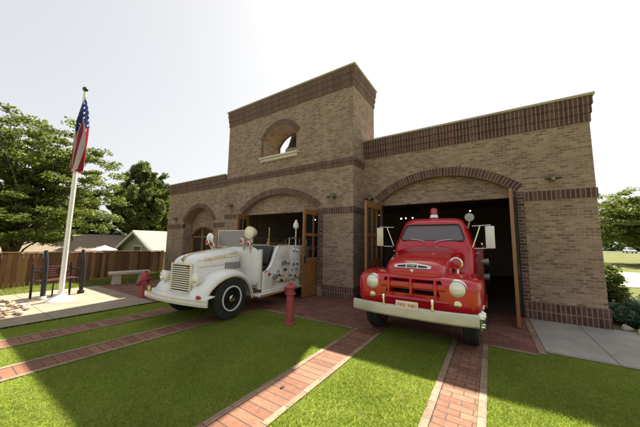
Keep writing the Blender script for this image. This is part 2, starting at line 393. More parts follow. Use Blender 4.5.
tag(blades('grass', 520000, (-7.22, 2.6, -7.6, -2.2), lawn_in, .022, .048, .0052, M['grass']), 'short green lawn grass between the brick tracks', 'grass', kind='stuff')
tag(blades('grass', 70000, (-14.7, -11.27, -11, -.9), lambda x, y: x > -11.9-(y+9.2)*.2, .04, .09, .014, M['grasspale']), 'sunlit yellow green grass strip along the wooden fence', 'grass', kind='stuff')

# ------------------------------------------------------------------ fire station
st = thing('fire_station', 'tan brick fire station with arched bays and a square bell tower', 'building')
def arc(xl, xr, zs, rise, n=28, extra=0):
    c = (xl+xr)/2; w = (xr-xl)/2; r = (w*w+rise*rise)/(2*rise); cz = zs+rise-r; a = math.asin(w/r)
    return [(c+(r+extra)*math.sin(t), cz+(r+extra)*math.cos(t)) for t in [a-2*a*i/n for i in range(n+1)]]   # right to left
def arch_wall(x0, x1, z0, z1, y0, y1, xl, xr, zs, rise, name='wall', mat=M['brick']):
    pts = [(x0, z0), (xl, z0)] + arc(xl, xr, zs, rise)[::-1] + [(xr, z0), (x1, z0), (x1, z1), (x0, z1)]
    return MB().prism(pts, y0, y1).build(name, mat, st)
def arch_ring(xl, xr, zs, rise, th, y, mat, proud=.012, depth=.06, name='arch_ring'):
    n = 40; a = arc(xl, xr, zs, rise, n); b = arc(xl, xr, zs, rise, n, th); mb = MB(); acc = 0
    for i in range(n):
        d = math.dist(a[i], a[i+1])*1.04
        p = [(a[i][0], y-proud, a[i][1]), (b[i][0], y-proud, b[i][1]), (b[i+1][0], y-proud, b[i+1][1]), (a[i+1][0], y-proud, a[i+1][1])]
        q = [(k[0], y+depth, k[2]) for k in p]
        u0, u1 = acc, acc+d; acc = u1
        mb.add(p, [(0,1,2,3)], [[(u0,.002),(u0,.188),(u1,.188),(u1,.002)]])
        mb.add([p[0],p[3],q[3],q[0]], [(0,1,2,3)], [[(u0,.19),(u1,.19),(u1,.19+depth+proud),(u0,.19+depth+proud)]])
        mb.add([p[1],p[2],q[2],q[1]], [(0,1,2,3)], [[(u0,0),(u1,0),(u1,.03),(u0,.03)]])
    return mb.build(name, mat, st)
def band(name, boxes, z0, z1, rows, mat, bevel=.004):
    mb = MB()
    for x0, x1, y0, y1 in boxes: mb.box(x0, x1, y0, y1, z0, z1)
    return mb.build(name, mat, st, uvfit=(z0, z1, rows))
def box_part(name, mat, *b, bevel=0, parent=None):
    mb = MB()
    for k in b: mb.box(*k)
    return mb.build(name, mat, parent or st, bevel=bevel)
XR, XT0, XT1, XL = 1.88, -9.0, -3.25, -13.5
# right wing
arch_wall(XT1, XR, 0, 4.78, 0, .35, -2.75, .56, 2.83, .60)
box_part('wall', M['brick'], (XR-.3, XR, .35, 9, 0, 4.78)); box_part('wall', M['interior'], (-14.0, XR-.3, 9.002, 9.2, 0, 4.2))
box_part('ceiling', M['interior'], (XT1+.002, XR-.3, .352, 9, 3.6, 3.75)); 
tymp = [(-2.75, 2.74)] + arc(-2.749, .559, 2.83, .598)[::-1] + [(.56, 2.74)]
MB().prism(tymp, .2, .33).build('lintel_panel', M['brick'], st)
arch_ring(-2.75, .56, 2.83, .60, .225, 0, M['soldier'])
band('quoin', [(.563, .69, -.006, .06)], .38, 2.832, 1, M['quoin']).data.uv_layers[0]
band('quoin', [(-2.88, -2.753, -.006, .06)], .38, 2.832, 1, M['quoin'])
for o in st.children:
    if o.name.startswith('quoin'):
        for p in o.data.polygons:
            for li in p.loop_indices:
                co = o.data.vertices[o.data.loops[li].vertex_index].co; o.data.uv_layers[0].data[li].uv = (co.x+co.y+.05, co.z)
band('belt_course', [(.69, XR+.02, -.02, .06), (XR-.05, XR+.02, .06, 9)], 2.61, 2.81, 1, M['soldier'])
band('plinth', [(.57, XR+.03, -.03, .05), (XR-.05, XR+.03, .05, 9)], 0, .38, 2, M['soldier'])
for k in range(3):
    p = .022*(k+1); z0 = 4.235+k*.182
    band('parapet_course', [(XT1, XR+p, -p, .1), (XR-.1, XR+p, .1, 9)], z0, z0+.182, 1, M['soldier'])
box_part('parapet_cap', M['cap'], (XT1+.02, XR+.10, -.10, .42, 4.782, 4.835), (XR-.4, XR+.10, .421, 9.05, 4.782, 4.835), bevel=.008)
# tower
TY = -.8
arch_wall(XT0, XT1, 0, 4.3, TY, -.42, -8.0, -4.46, 2.66, .60)
pts = [(XT0, 4.3), (-6.95, 4.3), (-6.95, 5.32)] + arc(-6.95, -5.4, 5.32, .46)[::-1] + [(-5.4, 4.3), (XT1, 4.3), (XT1, 6.9), (XT0, 6.9)]
MB().prism(pts, TY, .1).build('wall', M['brick'], st)
box_part('wall', M['brick'], (-6.95, -5.4, TY+.01, .1, 4.3, 4.6)); 
for b_ in ((XT1-.35, XT1, -.42, .85, 0, 4.3), (XT1-.35, XT1, .1, .85, 4.301, 6.9), (XT0, XT0+.35, -.42, .85, 0, 4.3), (XT0, XT0+.35, .1, .85, 4.301, 6.9)): box_part('wall', M['brick'], b_)
box_part('ceiling', M['interior'], (XT0+.35, XT1-.35, -.418, 9, 3.55, 3.7)); box_part('wall', M['interior'], (XT0, XT0+.3, .852, 9, 0, 3.7)); box_part('roof', M['interior'], (XL+.3, XR-.3, 1.0, 9.2, 4.0, 4.1))
tymp = [(-8.0, 2.60)] + arc(-7.999, -4.461, 2.66, .598)[::-1] + [(-4.46, 2.60)]
MB().prism(tymp, -.6, -.44).build('lintel_panel', M['brick'], st)
arch_ring(-8.0, -4.46, 2.66, .60, .20, TY, M['soldier_worn'])
qs = [MB().box(x0, x0+.187, TY-.006, TY+.06, .28, 2.662).build('quoin', M['quoin'], st) for x0 in (-4.457, -8.19)]
for q, p in [(q, p) for q in qs for p in q.data.polygons]:
    for li in p.loop_indices:
        co = q.data.vertices[q.data.loops[li].vertex_index].co; q.data.uv_layers[0].data[li].uv = (co.x+co.y+.05, co.z)
band('belt_course', [(-4.27, XT1+.02, TY-.02, TY+.06), (XT1-.05, XT1+.02, TY+.06, -.02)], 2.47, 2.64, 1, M['soldier'])
band('belt_course', [(XT0-.02, -8.19, TY-.02, TY+.06)], 2.47, 2.64, 1, M['soldier_worn'])
band('plinth', [(-4.26, XT1+.03, TY-.03, TY+.05), (XT1-.05, XT1+.03, TY+.05, -.03)], 0, .36, 2, M['soldier'])
for k, (z0, z1, p) in enumerate(((3.89, 4.0, .025), (4.0, 4.11, .045))):
    band('belt_course', [(XT0-p, XT1+p, TY-p, TY+.05), (XT1-.05, XT1+p, TY+.05, -.07), (XT0-p, XT0+.05, TY+.05, -.5)], z0, z1, .58, M['soldier_worn'])
for k in range(3):
    p = .022*(k+1); z0 = 6.34+k*.205
    band('parapet_course', [(XT0-p, XT1+p, TY-p, TY+.1), (XT1-.1, XT1+p, TY+.1, .85+p), (XT0-p, XT0+.1, TY+.1, .85+p)], z0, z0+.205, 1.05, M['soldier_worn'])
box_part('parapet_cap', M['cap'], (XT0-.1, XT1+.1, TY-.1, .12, 6.957, 7.01), (XT1-.4, XT1+.1, .121, .96, 6.957, 7.01), (XT0-.1, XT0+.4, .121, .96, 6.957, 7.01), bevel=.008)
arch_ring(-6.95, -5.4, 5.32, .46, .20, TY, M['soldier_worn'])
q = MB().box(-7.07, -6.953, TY-.006, TY+.05, 4.64, 5.34).build('quoin', M['quoin_worn'], st)
sill = box_part('window_sill', M['sill'], (-7.1, -5.27, TY-.10, TY+.4, 4.60, 4.67), (-7.05, -5.32, TY-.06, TY+.4, 4.50, 4.599), bevel=.01)
fr = MB(); a = [(-6.95, 4.67), (-6.95, 5.32)] + arc(-6.95, -5.4, 5.32, .46)[::-1] + [(-5.4, 5.32), (-5.4, 4.67)]
for p, q in zip(a[:-1], a[1:]): fr.tube([(p[0], .06, p[1]), (q[0], .06, q[1])], .045, 6)
fr.build('window_frame', M['steelred'], st, smooth=True)
box_part('bell_beam', M['steelred'], (XT0+.36, XT1-.36, .40, .52, 6.12, 6.26))
bell = thing('bell', 'dark bronze bell hanging in the arched tower window', 'bell', (-6.33, .46, 5.2)); bell.scale = (1.2, 1.2, 1.15)
MB().lathe([(.42,0),(.40,.03),(.33,.15),(.27,.36),(.235,.52),(.20,.60),(.10,.66),(.02,.67)], n=28).build('bell_shell', M['bronze'], bell, smooth=True)
MB().tube([(0,0,.66),(0,0,.84)], .045, 8).build('bell_yoke', M['bronze'], bell, smooth=True)
MB().tube([(0,0,.5),(0,0,0)], .02, 8).sphere((0,0,-.01), .06).build('bell_clapper', M['bronze'], bell, smooth=True)
# left wing
LY = -.78
arch_wall(XL, XT0, 0, 4.30, LY, -.38, -12.05, -9.76, 2.42, .64)
box_part('wall', M['brick'], (XL, XL+.3, -.38, 9, 0, 4.30)); box_part('wall', M['brick'], (XL+.3, XT0, -.36, -.16, 0, 3.4))
arch_ring(-12.05, -9.76, 2.42, .64, .18, LY, M['soldier_worn'])
for b_ in ((XL-.02, -12.05, LY-.02, LY+.05), (-9.76, XT0-.021, LY-.02, LY+.05)): band('belt_course', [b_], 2.15, 2.34, 1, M['soldier_worn'])
for k in range(3):
    p = .02*(k+1); z0 = 3.84+k*.155
    band('parapet_course', [(XL-p, XT0-.07, LY-p, LY+.1), (XL-p, XL+.1, LY+.1, 9)], z0, z0+.155, 1, M['soldier_worn'])
box_part('parapet_cap', M['cap'], (XL-.09, XT0-.07, LY-.09, -.36, 4.307, 4.355), (XL-.09, XL+.4, -.359, 9, 4.307, 4.355), bevel=.008)
dr = empty('entrance_door', (0, -.27, 0)); dr.parent = st
ed = MB(); a = [(-11.8, 0), (-11.8, 1.78)] + arc(-11.8, -10.2, 1.78, .36)[::-1] + [(-10.2, 1.78), (-10.2, 0)]
for p, q in zip(a[:-1], a[1:]):
    c = ((p[0]+q[0])/2, -.15, (p[1]+q[1])/2); ln = math.dist(p, q); an = math.atan2(q[1]-p[1], q[0]-p[0])
    ed.obox(c, (ln+.04, .12, .13), Matrix.Rotation(-an, 3, 'Y'))
ed.box(-11.04, -10.96, -.2, -.12, .02, 2.1).box(-11.74, -10.26, -.2, -.12, .85, .95).box(-11.74, -10.26, -.19, -.13, 1.72, 1.79)
ed.build('door_frame', M['wood'], dr)
MB().box(-11.75, -10.25, -.125, -.11, .95, 2.0).build('pane', M['black'], dr); MB().box(-11.75, -10.25, -.14, -.11, .02, .85).build('door_panel', M['wood'], dr)
# garage floor
sheet('garage_floor', [(-8.65, XR-.3, .36, 9)], .016, M['gfloor'])
# wooden bay doors standing open
def leaf(hx, hy, ang, ln, h, cols=3):
    o = empty('bay_door', (hx, hy, 0), ang); o.parent = st     # local x runs from hinge to free edge
    f = MB(); t = .03; z0 = .03
    f.box(0, .085, -t, t, z0, h).box(ln-.085, ln, -t, t, z0, h).box(.086, ln-.086, -t, t, h-.16, h).box(.086, ln-.086, -t, t, z0, z0+.3).box(.086, ln-.086, -t, t, 1.02, 1.14).box(.086, ln-.086, -.02, .02, 1.78, 1.86)
    for k in range(1, cols):
        x = .085+(ln-.17)*k/cols; f.box(x-.025, x+.025, -.022, .022, z0+.3, 1.02).box(x-.025, x+.025, -.022, .022, 1.14, 1.78).box(x-.025, x+.025, -.022, .022, 1.86, h-.16)
    f.build('door_frame', M['wood'], o)
    MB().box(.08, ln-.08, -.006, .006, 1.10, h-.12).build('pane', M['pane'], o)
    MB().box(.08, ln-.08, -.012, .012, z0+.28, 1.05).build('door_panel', M['wood'], o)
    MB().box(ln-.07, ln-.03, .03, .075, 1.0, 1.2).build('handle', M['black'], o)
leaf(-2.74, .12, R(-91), 1.18, 2.72); leaf(.47, .12, R(-94), 1.2, 2.74)
leaf(-4.49, -.5, R(-94), .92, 2.58, 2); leaf(-7.95, -.5, R(-88), .55, 2.58, 2)
box_part('door_jamb', M['black'], (.50, .558, .05, .19, 0.02, 2.73)); box_part('door_jamb', M['black'], (-2.748, -2.69, .05, .19, .02, 2.73))
# wall lamps
def lamp(x, y, z, label):
    o = thing('wall_lamp', label, 'wall lamp', (x, y, z), 0, 'wall lamps on the brick front')
    MB().lathe([(.02,.09),(.05,.085),(.14,.02),(.15,0),(.135,0),(.05,.05)], (0,-.17,0), n=20).build('lamp_shade', M['lampmetal'], o, smooth=True)
    MB().tube([(0,0,.05),(0,-.06,.11),(0,-.17,.1)], .014, 8).box(-.05, .05, -.02, 0, -.02, .12).build('bracket', M['lampmetal'], o, smooth=True)
    MB().sphere((0,-.17,.015), .035, 8).build('bulb', M['trim'], o, smooth=True)
lamp(-3.88, TY, 2.93, 'dark dish lamp on the brick pier of the tower, right of the white truck bay')
lamp(-3.02, -.0, 2.92, 'dark dish lamp in the corner at the top left of the red truck bay')
lamp(1.2, -.0, 3.04, 'dark dish lamp on the bare wall right of the red truck')
lamp(-8.6, TY, 2.93, 'dark dish lamp on the brick pier left of the white truck bay')
lamp(-12.7, LY, 2.55, 'dark dish lamp at the far left end of the brick front')
# string of ceiling lamps
blb = None
for i, (x, y, z) in enumerate([(-2.85,2.6,2.55),(-3.2,4.6,2.75),(-2.9,4.6,2.75),(-2.6,3.2,2.2),(-6.6,2.2,2.6),(-6.1,3.0,2.75),(-6.3,4.5,2.8),(-.65,5,3.0)]):
    if blb is None:
        blb = thing('ceiling_lamp', 'small warm round bulb glowing under the dark garage ceiling', 'ceiling lamp', (x,y,z), 0, 'ceiling lamps glowing in the garage')
        MB().sphere((0,0,0), .026, 8).build('bulb', M['bulb'], blb, smooth=True); MB().tube([(0,0,.03),(0,0,.85)], .006, 6).build('cord', M['black'], blb)
    else: c = copy_tree(blb); c.location = (x, y, z)

# ------------------------------------------------------------------ trucks
def sring(y, hw, z0, z1, e=4, n=40, cx=0):
    r = []
    for k in range(n):
        t = 2*PI*(k+.5)/n; c, s = math.cos(t), math.sin(t)
        r.append((cx+hw*math.copysign(abs(c)**(2/e), c), y, (z0+z1)/2 + (z1-z0)/2*math.copysign(abs(s)**(2/e), s)))
    return r
def zring(z, hw, ya, yb, e=5, n=40):
    return [(p[0], p[2], z) for p in sring(0, hw, ya, yb, e, n)]
def wheel(parent, x, y, r, side, w=.22, rimr=.27, whitering=True, lugs=False, hubmat='chrome'):
    rim = MB(); s = side
    rim.lathe([(.05,0),(rimr-.05,0),(rimr-.045,s*.05),(rimr,s*.06),(rimr+.012,s*.11),(rimr+.012,-s*.11),(.05,-s*.11)] if s > 0 else [(.05,0),(rimr-.05,0),(rimr-.045,s*.05),(rimr,s*.06),(rimr+.012,s*.11),(rimr+.012,-s*.11),(.05,-s*.11)], axis='X', n=36)
    wo = rim.build('wheel', M['black' if whitering else 'reddark'], parent, smooth=True); wo.location = (x, y, r)
    h = w/2
    gr = MB().lathe([(rimr,-h*.8),(rimr+.03,-h),(r*.82,-h*1.05),(r*.95,-h*.92),(r*.985,-h*.72),(r*.99,-h*.4),(r*.97,-h*.36),(r*.97,-h*.28),(r,-h*.26),(r,-h*.06),(r*.97,-h*.04),(r*.97,h*.04),(r,h*.06),(r,h*.26),(r*.97,h*.28),(r*.97,h*.36),(r*.99,h*.4),(r*.985,h*.72),(r*.95,h*.92),(r*.82,h*1.05),(rimr+.03,h),(rimr,h*.8)], axis='X', n=48, cap=False)
    gr.build('tyre', M['tyre'], wo, smooth=True)
    if whitering: MB().lathe([(rimr-.008,s*.1),(rimr-.008,s*.122),(rimr+.016,s*.122),(rimr+.016,s*.1),(rimr-.008,s*.1)], axis='X', n=40, cap=False).build('rim_ring', M['white'], wo, smooth=True)
    if lugs:
        MB().lathe([(.10,0),(.12,s*.10),(.11,s*.15),(.07,s*.20),(.01,s*.21)], axis='X', n=20).build('hub', M[hubmat], wo, smooth=True)
        lg = MB()
        for k in range(6):
            a = 2*PI*k/6; lg.lathe([(.001,s*.02),(.028,s*.02),(.026,s*.17),(.016,s*.185),(.001,s*.185)], (0, math.cos(a)*.17, math.sin(a)*.17), 'X', 10)
        lg.lathe([(.205,s*.03),(.22,s*.10),(.25,s*.135),(.275,s*.10),(.275,s*.03)], axis='X', n=36, cap=False)
        lg.build('lug_nuts', M['chrome'], wo, smooth=True)
    else:
        MB().lathe([(.075,0),(.09,s*.03),(.085,s*.10),(.06,s*.14),(.01,s*.15)], axis='X', n=20).build('hub', M[hubmat], wo, smooth=True)
    return wo
def bvh(o): return BVHTree.FromPolygons([v.co for v in o.data.vertices], [tuple(p.vertices) for p in o.data.polygons])

def red_truck():
    t = thing('fire_truck', 'red vintage fire truck with grey bumper facing the camera, parked in the right bay', 'fire truck', (-1.1, -2.45, 0))
    P = M['red']
    sec = [(.665,.78,.60,.99,5),(.65,.86,.57,1.045,5.5),(.60,.93,.55,1.085,6),(.47,.975,.54,1.115,6),(.25,1.0,.54,1.135,6),(0,1.005,.54,1.145,5.5),(-.35,1.0,.55,1.11,5),(-.62,.985,.55,1.0,4),(-.86,.95,.52,.80,4)]
    well = [MB().lathe([(.01,s*.50),(.53,s*.50),(.53,s*1.3),(.01,s*1.3)], (0, 0, .44), 'X', 40) for s in (-1, 1)]
    gc = MB().prism([(-.42,.80),(.42,.80),(.40,.875),(-.40,.875)], -1, -.47); gc2 = MB().prism([(-.46,.98),(.46,.98),(.43,1.035),(-.43,1.035)], -1, -.47)
    body = MB().rings([sring(-f, hw, a, b, e, 48) for f, hw, a, b, e in sec]).build('front_fenders', P, t, sub=2, cut=well+[gc, gc2], ang=30)
    MB().box(-.55, .55, -.50, -.46, .78, 1.05).build('grille_shade_panel', M['dark'], t)  # dark panel added so the grille openings look shaded
    # grille bars
    g = MB().rings([[(x, -f, z) for f, z in ((.64,.885),(.68,.885),(.70,.905),(.70,.945),(.68,.965),(.64,.965))] for x in np.linspace(-.49, .49, 9)])
    for x in (-.36, 0, .36):
        g.rings([[(x+a*w, -f, z) for a, f in ((-1,.5),(-1,.67),(-.5,.716),(.5,.716),(1,.67),(1,.5))] for z, w in ((.79,.026),(.86,.03),(.93,.055),(.99,.03),(1.04,.026))])
    g.build('grille', P, t, smooth=True)
    # lower lip
    MB().rings([[(x, -f+.10*abs(x)**3, z) for f, z in ((.60,.70),(.67,.68),(.685,.715),(.67,.745),(.60,.74))] for x in np.linspace(-.90, .90, 15)]).build('valance', P, t, smooth=True)
    hs = [(.60,.24,1.03,1.165,2.6),(.588,.36,1.01,1.215,2.8),(.54,.43,.98,1.28,2.9),(.42,.48,.98,1.335,3),(.15,.53,.98,1.41,3),(-.3,.60,1.0,1.50,3),(-.8,.675,1.0,1.565,3),(-1.12,.72,1.0,1.60,3)]
    hood = MB().rings([sring(-f, hw, a, b, e, 40) for f, hw, a, b, e in hs]).build('hood', P, t, sub=2)
    tr = bvh(hood)
    def onhood(x, z, off):
        h = tr.ray_cast(Vector((x, -2, z)), Vector((0, 1, 0)))[0]; return (x, (h.y if h else -.55)-off, z)
    em = MB(); xs = np.linspace(-.29, .29, 15)
    em.rings([[onhood(x, 1.20, .004), onhood(x, 1.20, .026), onhood(x, 1.287-.042*abs(x)/.29, .026), onhood(x, 1.287-.042*abs(x)/.29, .004)] for x in xs])
    em.build('emblem', M['trim'], t, smooth=True)
    sl = MB()
    for a, b in ((-.235,-.10), (-.075,.075), (.10,.235)):
        q = np.linspace(a, b, 5); sl.rings([[onhood(x, 1.216, .024), onhood(x, 1.216, .030), onhood(x, 1.262-.03*abs(x)/.29, .030), onhood(x, 1.262-.03*abs(x)/.29, .024)] for x in q])
    sl.build('emblem_slot', M['black'], t)
    pz = onhood(0, 1.239, .036); text('emblem_lettering', 'FORD', M['trim'], .034, pz, (PI/2,0,0), t, .002, 1.2)
    MB().rings([[(x-.012*0, *onhood(x, z, .006)[1:]) for x in (-.03*(1-k/4)-.002, .03*(1-k/4)+.002)] + [(x, *onhood(x, z, .0)[1:]) for x in (.03*(1-k/4)+.002, -.03*(1-k/4)-.002)] for k, z in enumerate((1.175,1.165,1.155,1.145,1.135))]).build('hood_badge', M['chrome'], t)
    hl = MB(); 
    MB().tube([onhood(0, z, .004) for z in (1.28,1.30,1.32)] + [(0, -f, 1.322+(.45-f)*.27*.62) for f in (.40,.2)], .008, 6).build('hood_trim', M['red'], t, smooth=True)
    # cab
    cs = [(.60,.80,-.85,-2.12),(1.0,.845,-.86,-2.18),(1.50,.845,-.96,-2.18),(1.60,.82,-1.04,-2.16),(1.70,.785,-1.10,-2.14),(2.0,.69,-1.25,-2.10),(2.10,.64,-1.31,-2.06),(2.17,.56,-1.41,-1.98),(2.205,.42,-1.55,-1.86)]
    rot = Matrix.Rotation(math.atan2(.15, .3), 3, 'X')
    def wpoly(inset=0, off=0):   # windscreen outline on the slanted front plane
        zb, zt, wb, wt = 1.665+inset, 2.035-inset, .655-inset, .585-inset; pts = []
        for cx, cz, a0 in ((wb-.07, zb+.07, -PI/2), (wt-.09, zt-.09, 0), (-wt+.09, zt-.09, PI/2), (-wb+.07, zb+.07, PI)):
            r = .07 if cz < 1.8 else .09
            for k in range(5): pts.append((cx+r*math.cos(a0+k*PI/8), cz+r*math.sin(a0+k*PI/8)))
        return [(x, 1.075+(z-1.66)*.5-.0+off, z) for x, z in pts]
    wcut = MB().rings([[(x, y-.4, z) for x, y, z in wpoly()], [(x, 1.98, z) for x, y, z in wpoly()]])
    scut = [MB().rings([[(s*.3, y, z) for y, z in ((1.38,1.66),(1.95,1.66),(1.90,2.0),(1.52,2.0))], [(s*1.2, y, z) for y, z in ((1.38,1.66),(1.95,1.66),(1.90,2.0),(1.52,2.0))]]) for s in (-1, 1)]
    cab = MB().rings([zring(z, hw, -fa, -fb, 5) for z, hw, fa, fb in cs]).build('cab', P, t, sub=2, cut=[wcut]+scut, ang=30)
    MB().box(-.60, .60, 1.72, 1.90, 1.35, 1.78).build('seat_back', M['leather'], t, bevel=.05)
    MB().box(-.62, .62, 1.18, 1.96, 1.668, 1.675).build('cab_lining', M['dark'], t); MB().box(-.45, .45, 1.93, 1.975, 1.74, 1.98).build('rear_window', M['black'], t)
    MB().tube([(.32+.19*math.cos(a), 1.38+.06*math.sin(a), 1.69+.15*math.sin(a)) for a in np.linspace(0, 2*PI, 25)], .013, 6).tube([(.14, 1.38, 1.69), (.50, 1.38, 1.69)], .012, 6).build('steering_wheel', M['black'], t, smooth=True)
    MB().rings([[(x, y+.035, z) for x, y, z in wpoly()], [(x, y+.045, z) for x, y, z in wpoly()]]).build('windscreen', M['screen'], t)
    wp = wpoly(.004); MB().tube([(x, y+.012, z) for x, y, z in wp+[wp[0]]], .013, 6).build('windscreen_gasket', M['black'], t, smooth=True)
    for s in (-1, 1):
        MB().box(*sorted((s*.6, s*.62)), 1.37, 1.97, 1.65, 2.01).build('side_window', M['screen'], t)
        MB().tube([(s*.10, .99, 1.63), (s*.16, 1.055, 1.665), (s*.42, 1.085, 1.70)], .008, 6).build('wiper', M['chrome'], t, smooth=True)
        MB().tube([(s*.855, 1.30, 1.42), (s*.885, 1.30, 1.42), (s*.885, 1.44, 1.42)], .012, 6).build('door_handle', M['chrome'], t)
        # headlights
        hx = s*.655; zz = .93
        h = MB().lathe([(.03,.10),(.12,.06),(.145,.0),(.149,-.035),(.134,-.06),(.127,-.04)], (hx, -.60, zz), 'Y', 28).build('headlight', M['chrome'], t, smooth=True)
        MB().lathe([(.001,-.095),(.055,-.088),(.10,-.068),(.129,-.04),(.129,.0)], (hx, -.60, zz), 'Y', 28).build('lens', M['lens'], h, smooth=True)
        MB().lathe([(.06,.02),(.062,-.07),(.045,-.085),(.001,-.088)], (hx, -.585, .715), 'Y', 16).build('parking_light', M['chrome'], t, smooth=True)
        # mirrors with brackets
        mx = s*1.10; mo = MB().box(mx-.075, mx+.075, .93, .97, 1.53, 1.96).build('mirror', M['cream' if s < 0 else 'trim'], t, bevel=.012)
        MB().tube([(s*.80, 1.06, 1.97), (mx+s*.02, .98, 1.98)], .011, 6).tube([(s*.82, 1.02, 1.52), (mx, .98, 1.53)], .011, 6).tube([(s*.80, 1.02, 1.54), (mx-s*.16, .98, 1.965)], .011, 6).build('bracket', M['chrome'], mo, smooth=True)
        wheel(t, s*.79, 0, .45, s, .21, .27, False, True)
        for q in (-.14, .14): wheel(t, s*.80+q-s*.05, 4.25, .45, s, .2, .27, False, False, 'reddark')
        MB().box(*sorted((s*.80, s*1.0)), .84, 2.3, .42, .47).build('running_board', M['reddark'], t, bevel=.01)
        MB().box(s*.36-.02, s*.36+.02, -.96, -.87, .64, .80).build('bumper_guard', M['chrome'], t, bevel=.012)
    # bumper
    MB().rings([[(x, -.92+.09*abs(x/.9)**3+d, z) for d, z in ((0,.475),(-.025,.50),(-.03,.60),(-.02,.635),(.01,.65),(.02,.645),(.02,.475))] for x in np.linspace(-.93, .93, 21)]).build('bumper', M['bumper'], t, smooth=True)
    MB().box(-.5, -.42, -.9, .4, .5, .6).box(.42, .5, -.9, .4, .5, .6).box(-.8, .8, -.06, .06, .40, .48).box(-.45, .45, -.5, 3, .5, .54).build('chassis', M['black'], t)
    pl = MB().box(-.165, .165, -.962, -.952, .615, .735).build('number_plate', M['plate'], t, bevel=.004)
    text('plate_lettering', 'FIRE', M['platered'], .07, (-.075, -.965, .675), (PI/2,0,0), pl, .001); text('plate_lettering', '9401', M['platered'], .07, (.085, -.965, .675), (PI/2,0,0), pl, .001)
    # beacon, fender lamp, spotlight
    b = MB().lathe([(.10,2.20),(.115,2.215),(.105,2.25),(.095,2.285),(.001,2.29)], (0, 1.62, 0), n=24).build('beacon', M['chrome'], t, smooth=True)
    MB().lathe([(.085,2.285),(.088,2.36),(.08,2.42),(.05,2.45),(.001,2.46)], (0, 1.62, 0), n=24).build('beacon_dome', M['lensred'], b, smooth=True)
    s = MB().lathe([(.02,.14),(.06,.11),(.085,.04),(.098,-.02),(.102,-.05),(.08,-.06),(.075,-.05)], (.60, -.02, 1.28), 'Y', 28).tube([(.60,.02,1.12),(.60,.02,1.22)], .03, 8).build('fender_lamp', M['chrome'], t, smooth=True)
    MB().lathe([(.001,-.07),(.045,-.065),(.077,-.052),(.077,0)], (.60, -.02, 1.28), 'Y', 28).build('lens', M['lensred'], s, smooth=True)
    s = MB().lathe([(.02,.15),(.06,.12),(.085,.04),(.095,-.03),(.09,-.05),(.001,-.06)], (.74, 1.50, 2.19), 'Y', 24).tube([(.70,1.5,1.95),(.74,1.5,2.12)], .02, 8).build('spotlight', M['grey'], t, smooth=True)
    # pumper body behind the cab
    MB().box(-.96, .96, 2.42, 5.4, .62, 1.42).build('pump_body', M['reddark'], t, bevel=.03)
    MB().box(-.93, .93, 2.21, 2.40, .60, 1.5).build('pump_panel', M['reddark'], t, bevel=.01)
    for s in (-1, 1):
        MB().tube([(s*.93,2.3,1.62),(s*.93,5.3,1.62)], .022, 8).tube([(s*.93,2.45,1.42),(s*.93,2.45,1.62)], .018, 8).tube([(s*.93,5.2,1.42),(s*.93,5.2,1.62)], .018, 8).build('grab_rail', M['chrome'], t, smooth=True)
        for y, z in ((2.27,1.2),(2.3,.85)): MB().lathe([(.07,0),(.075,s*.10),(.085,s*.10),(.085,s*.15),(.001,s*.155)], (s*.90, y, z), 'X', 18).build('hose_outlet', M['grey'], t, smooth=True)
        MB().tube([(s*1.02,2.6,1.15),(s*1.02,5.0,1.15)], .06, 10).build('suction_hose', M['black'], t, smooth=True)
    return t
red_truck()

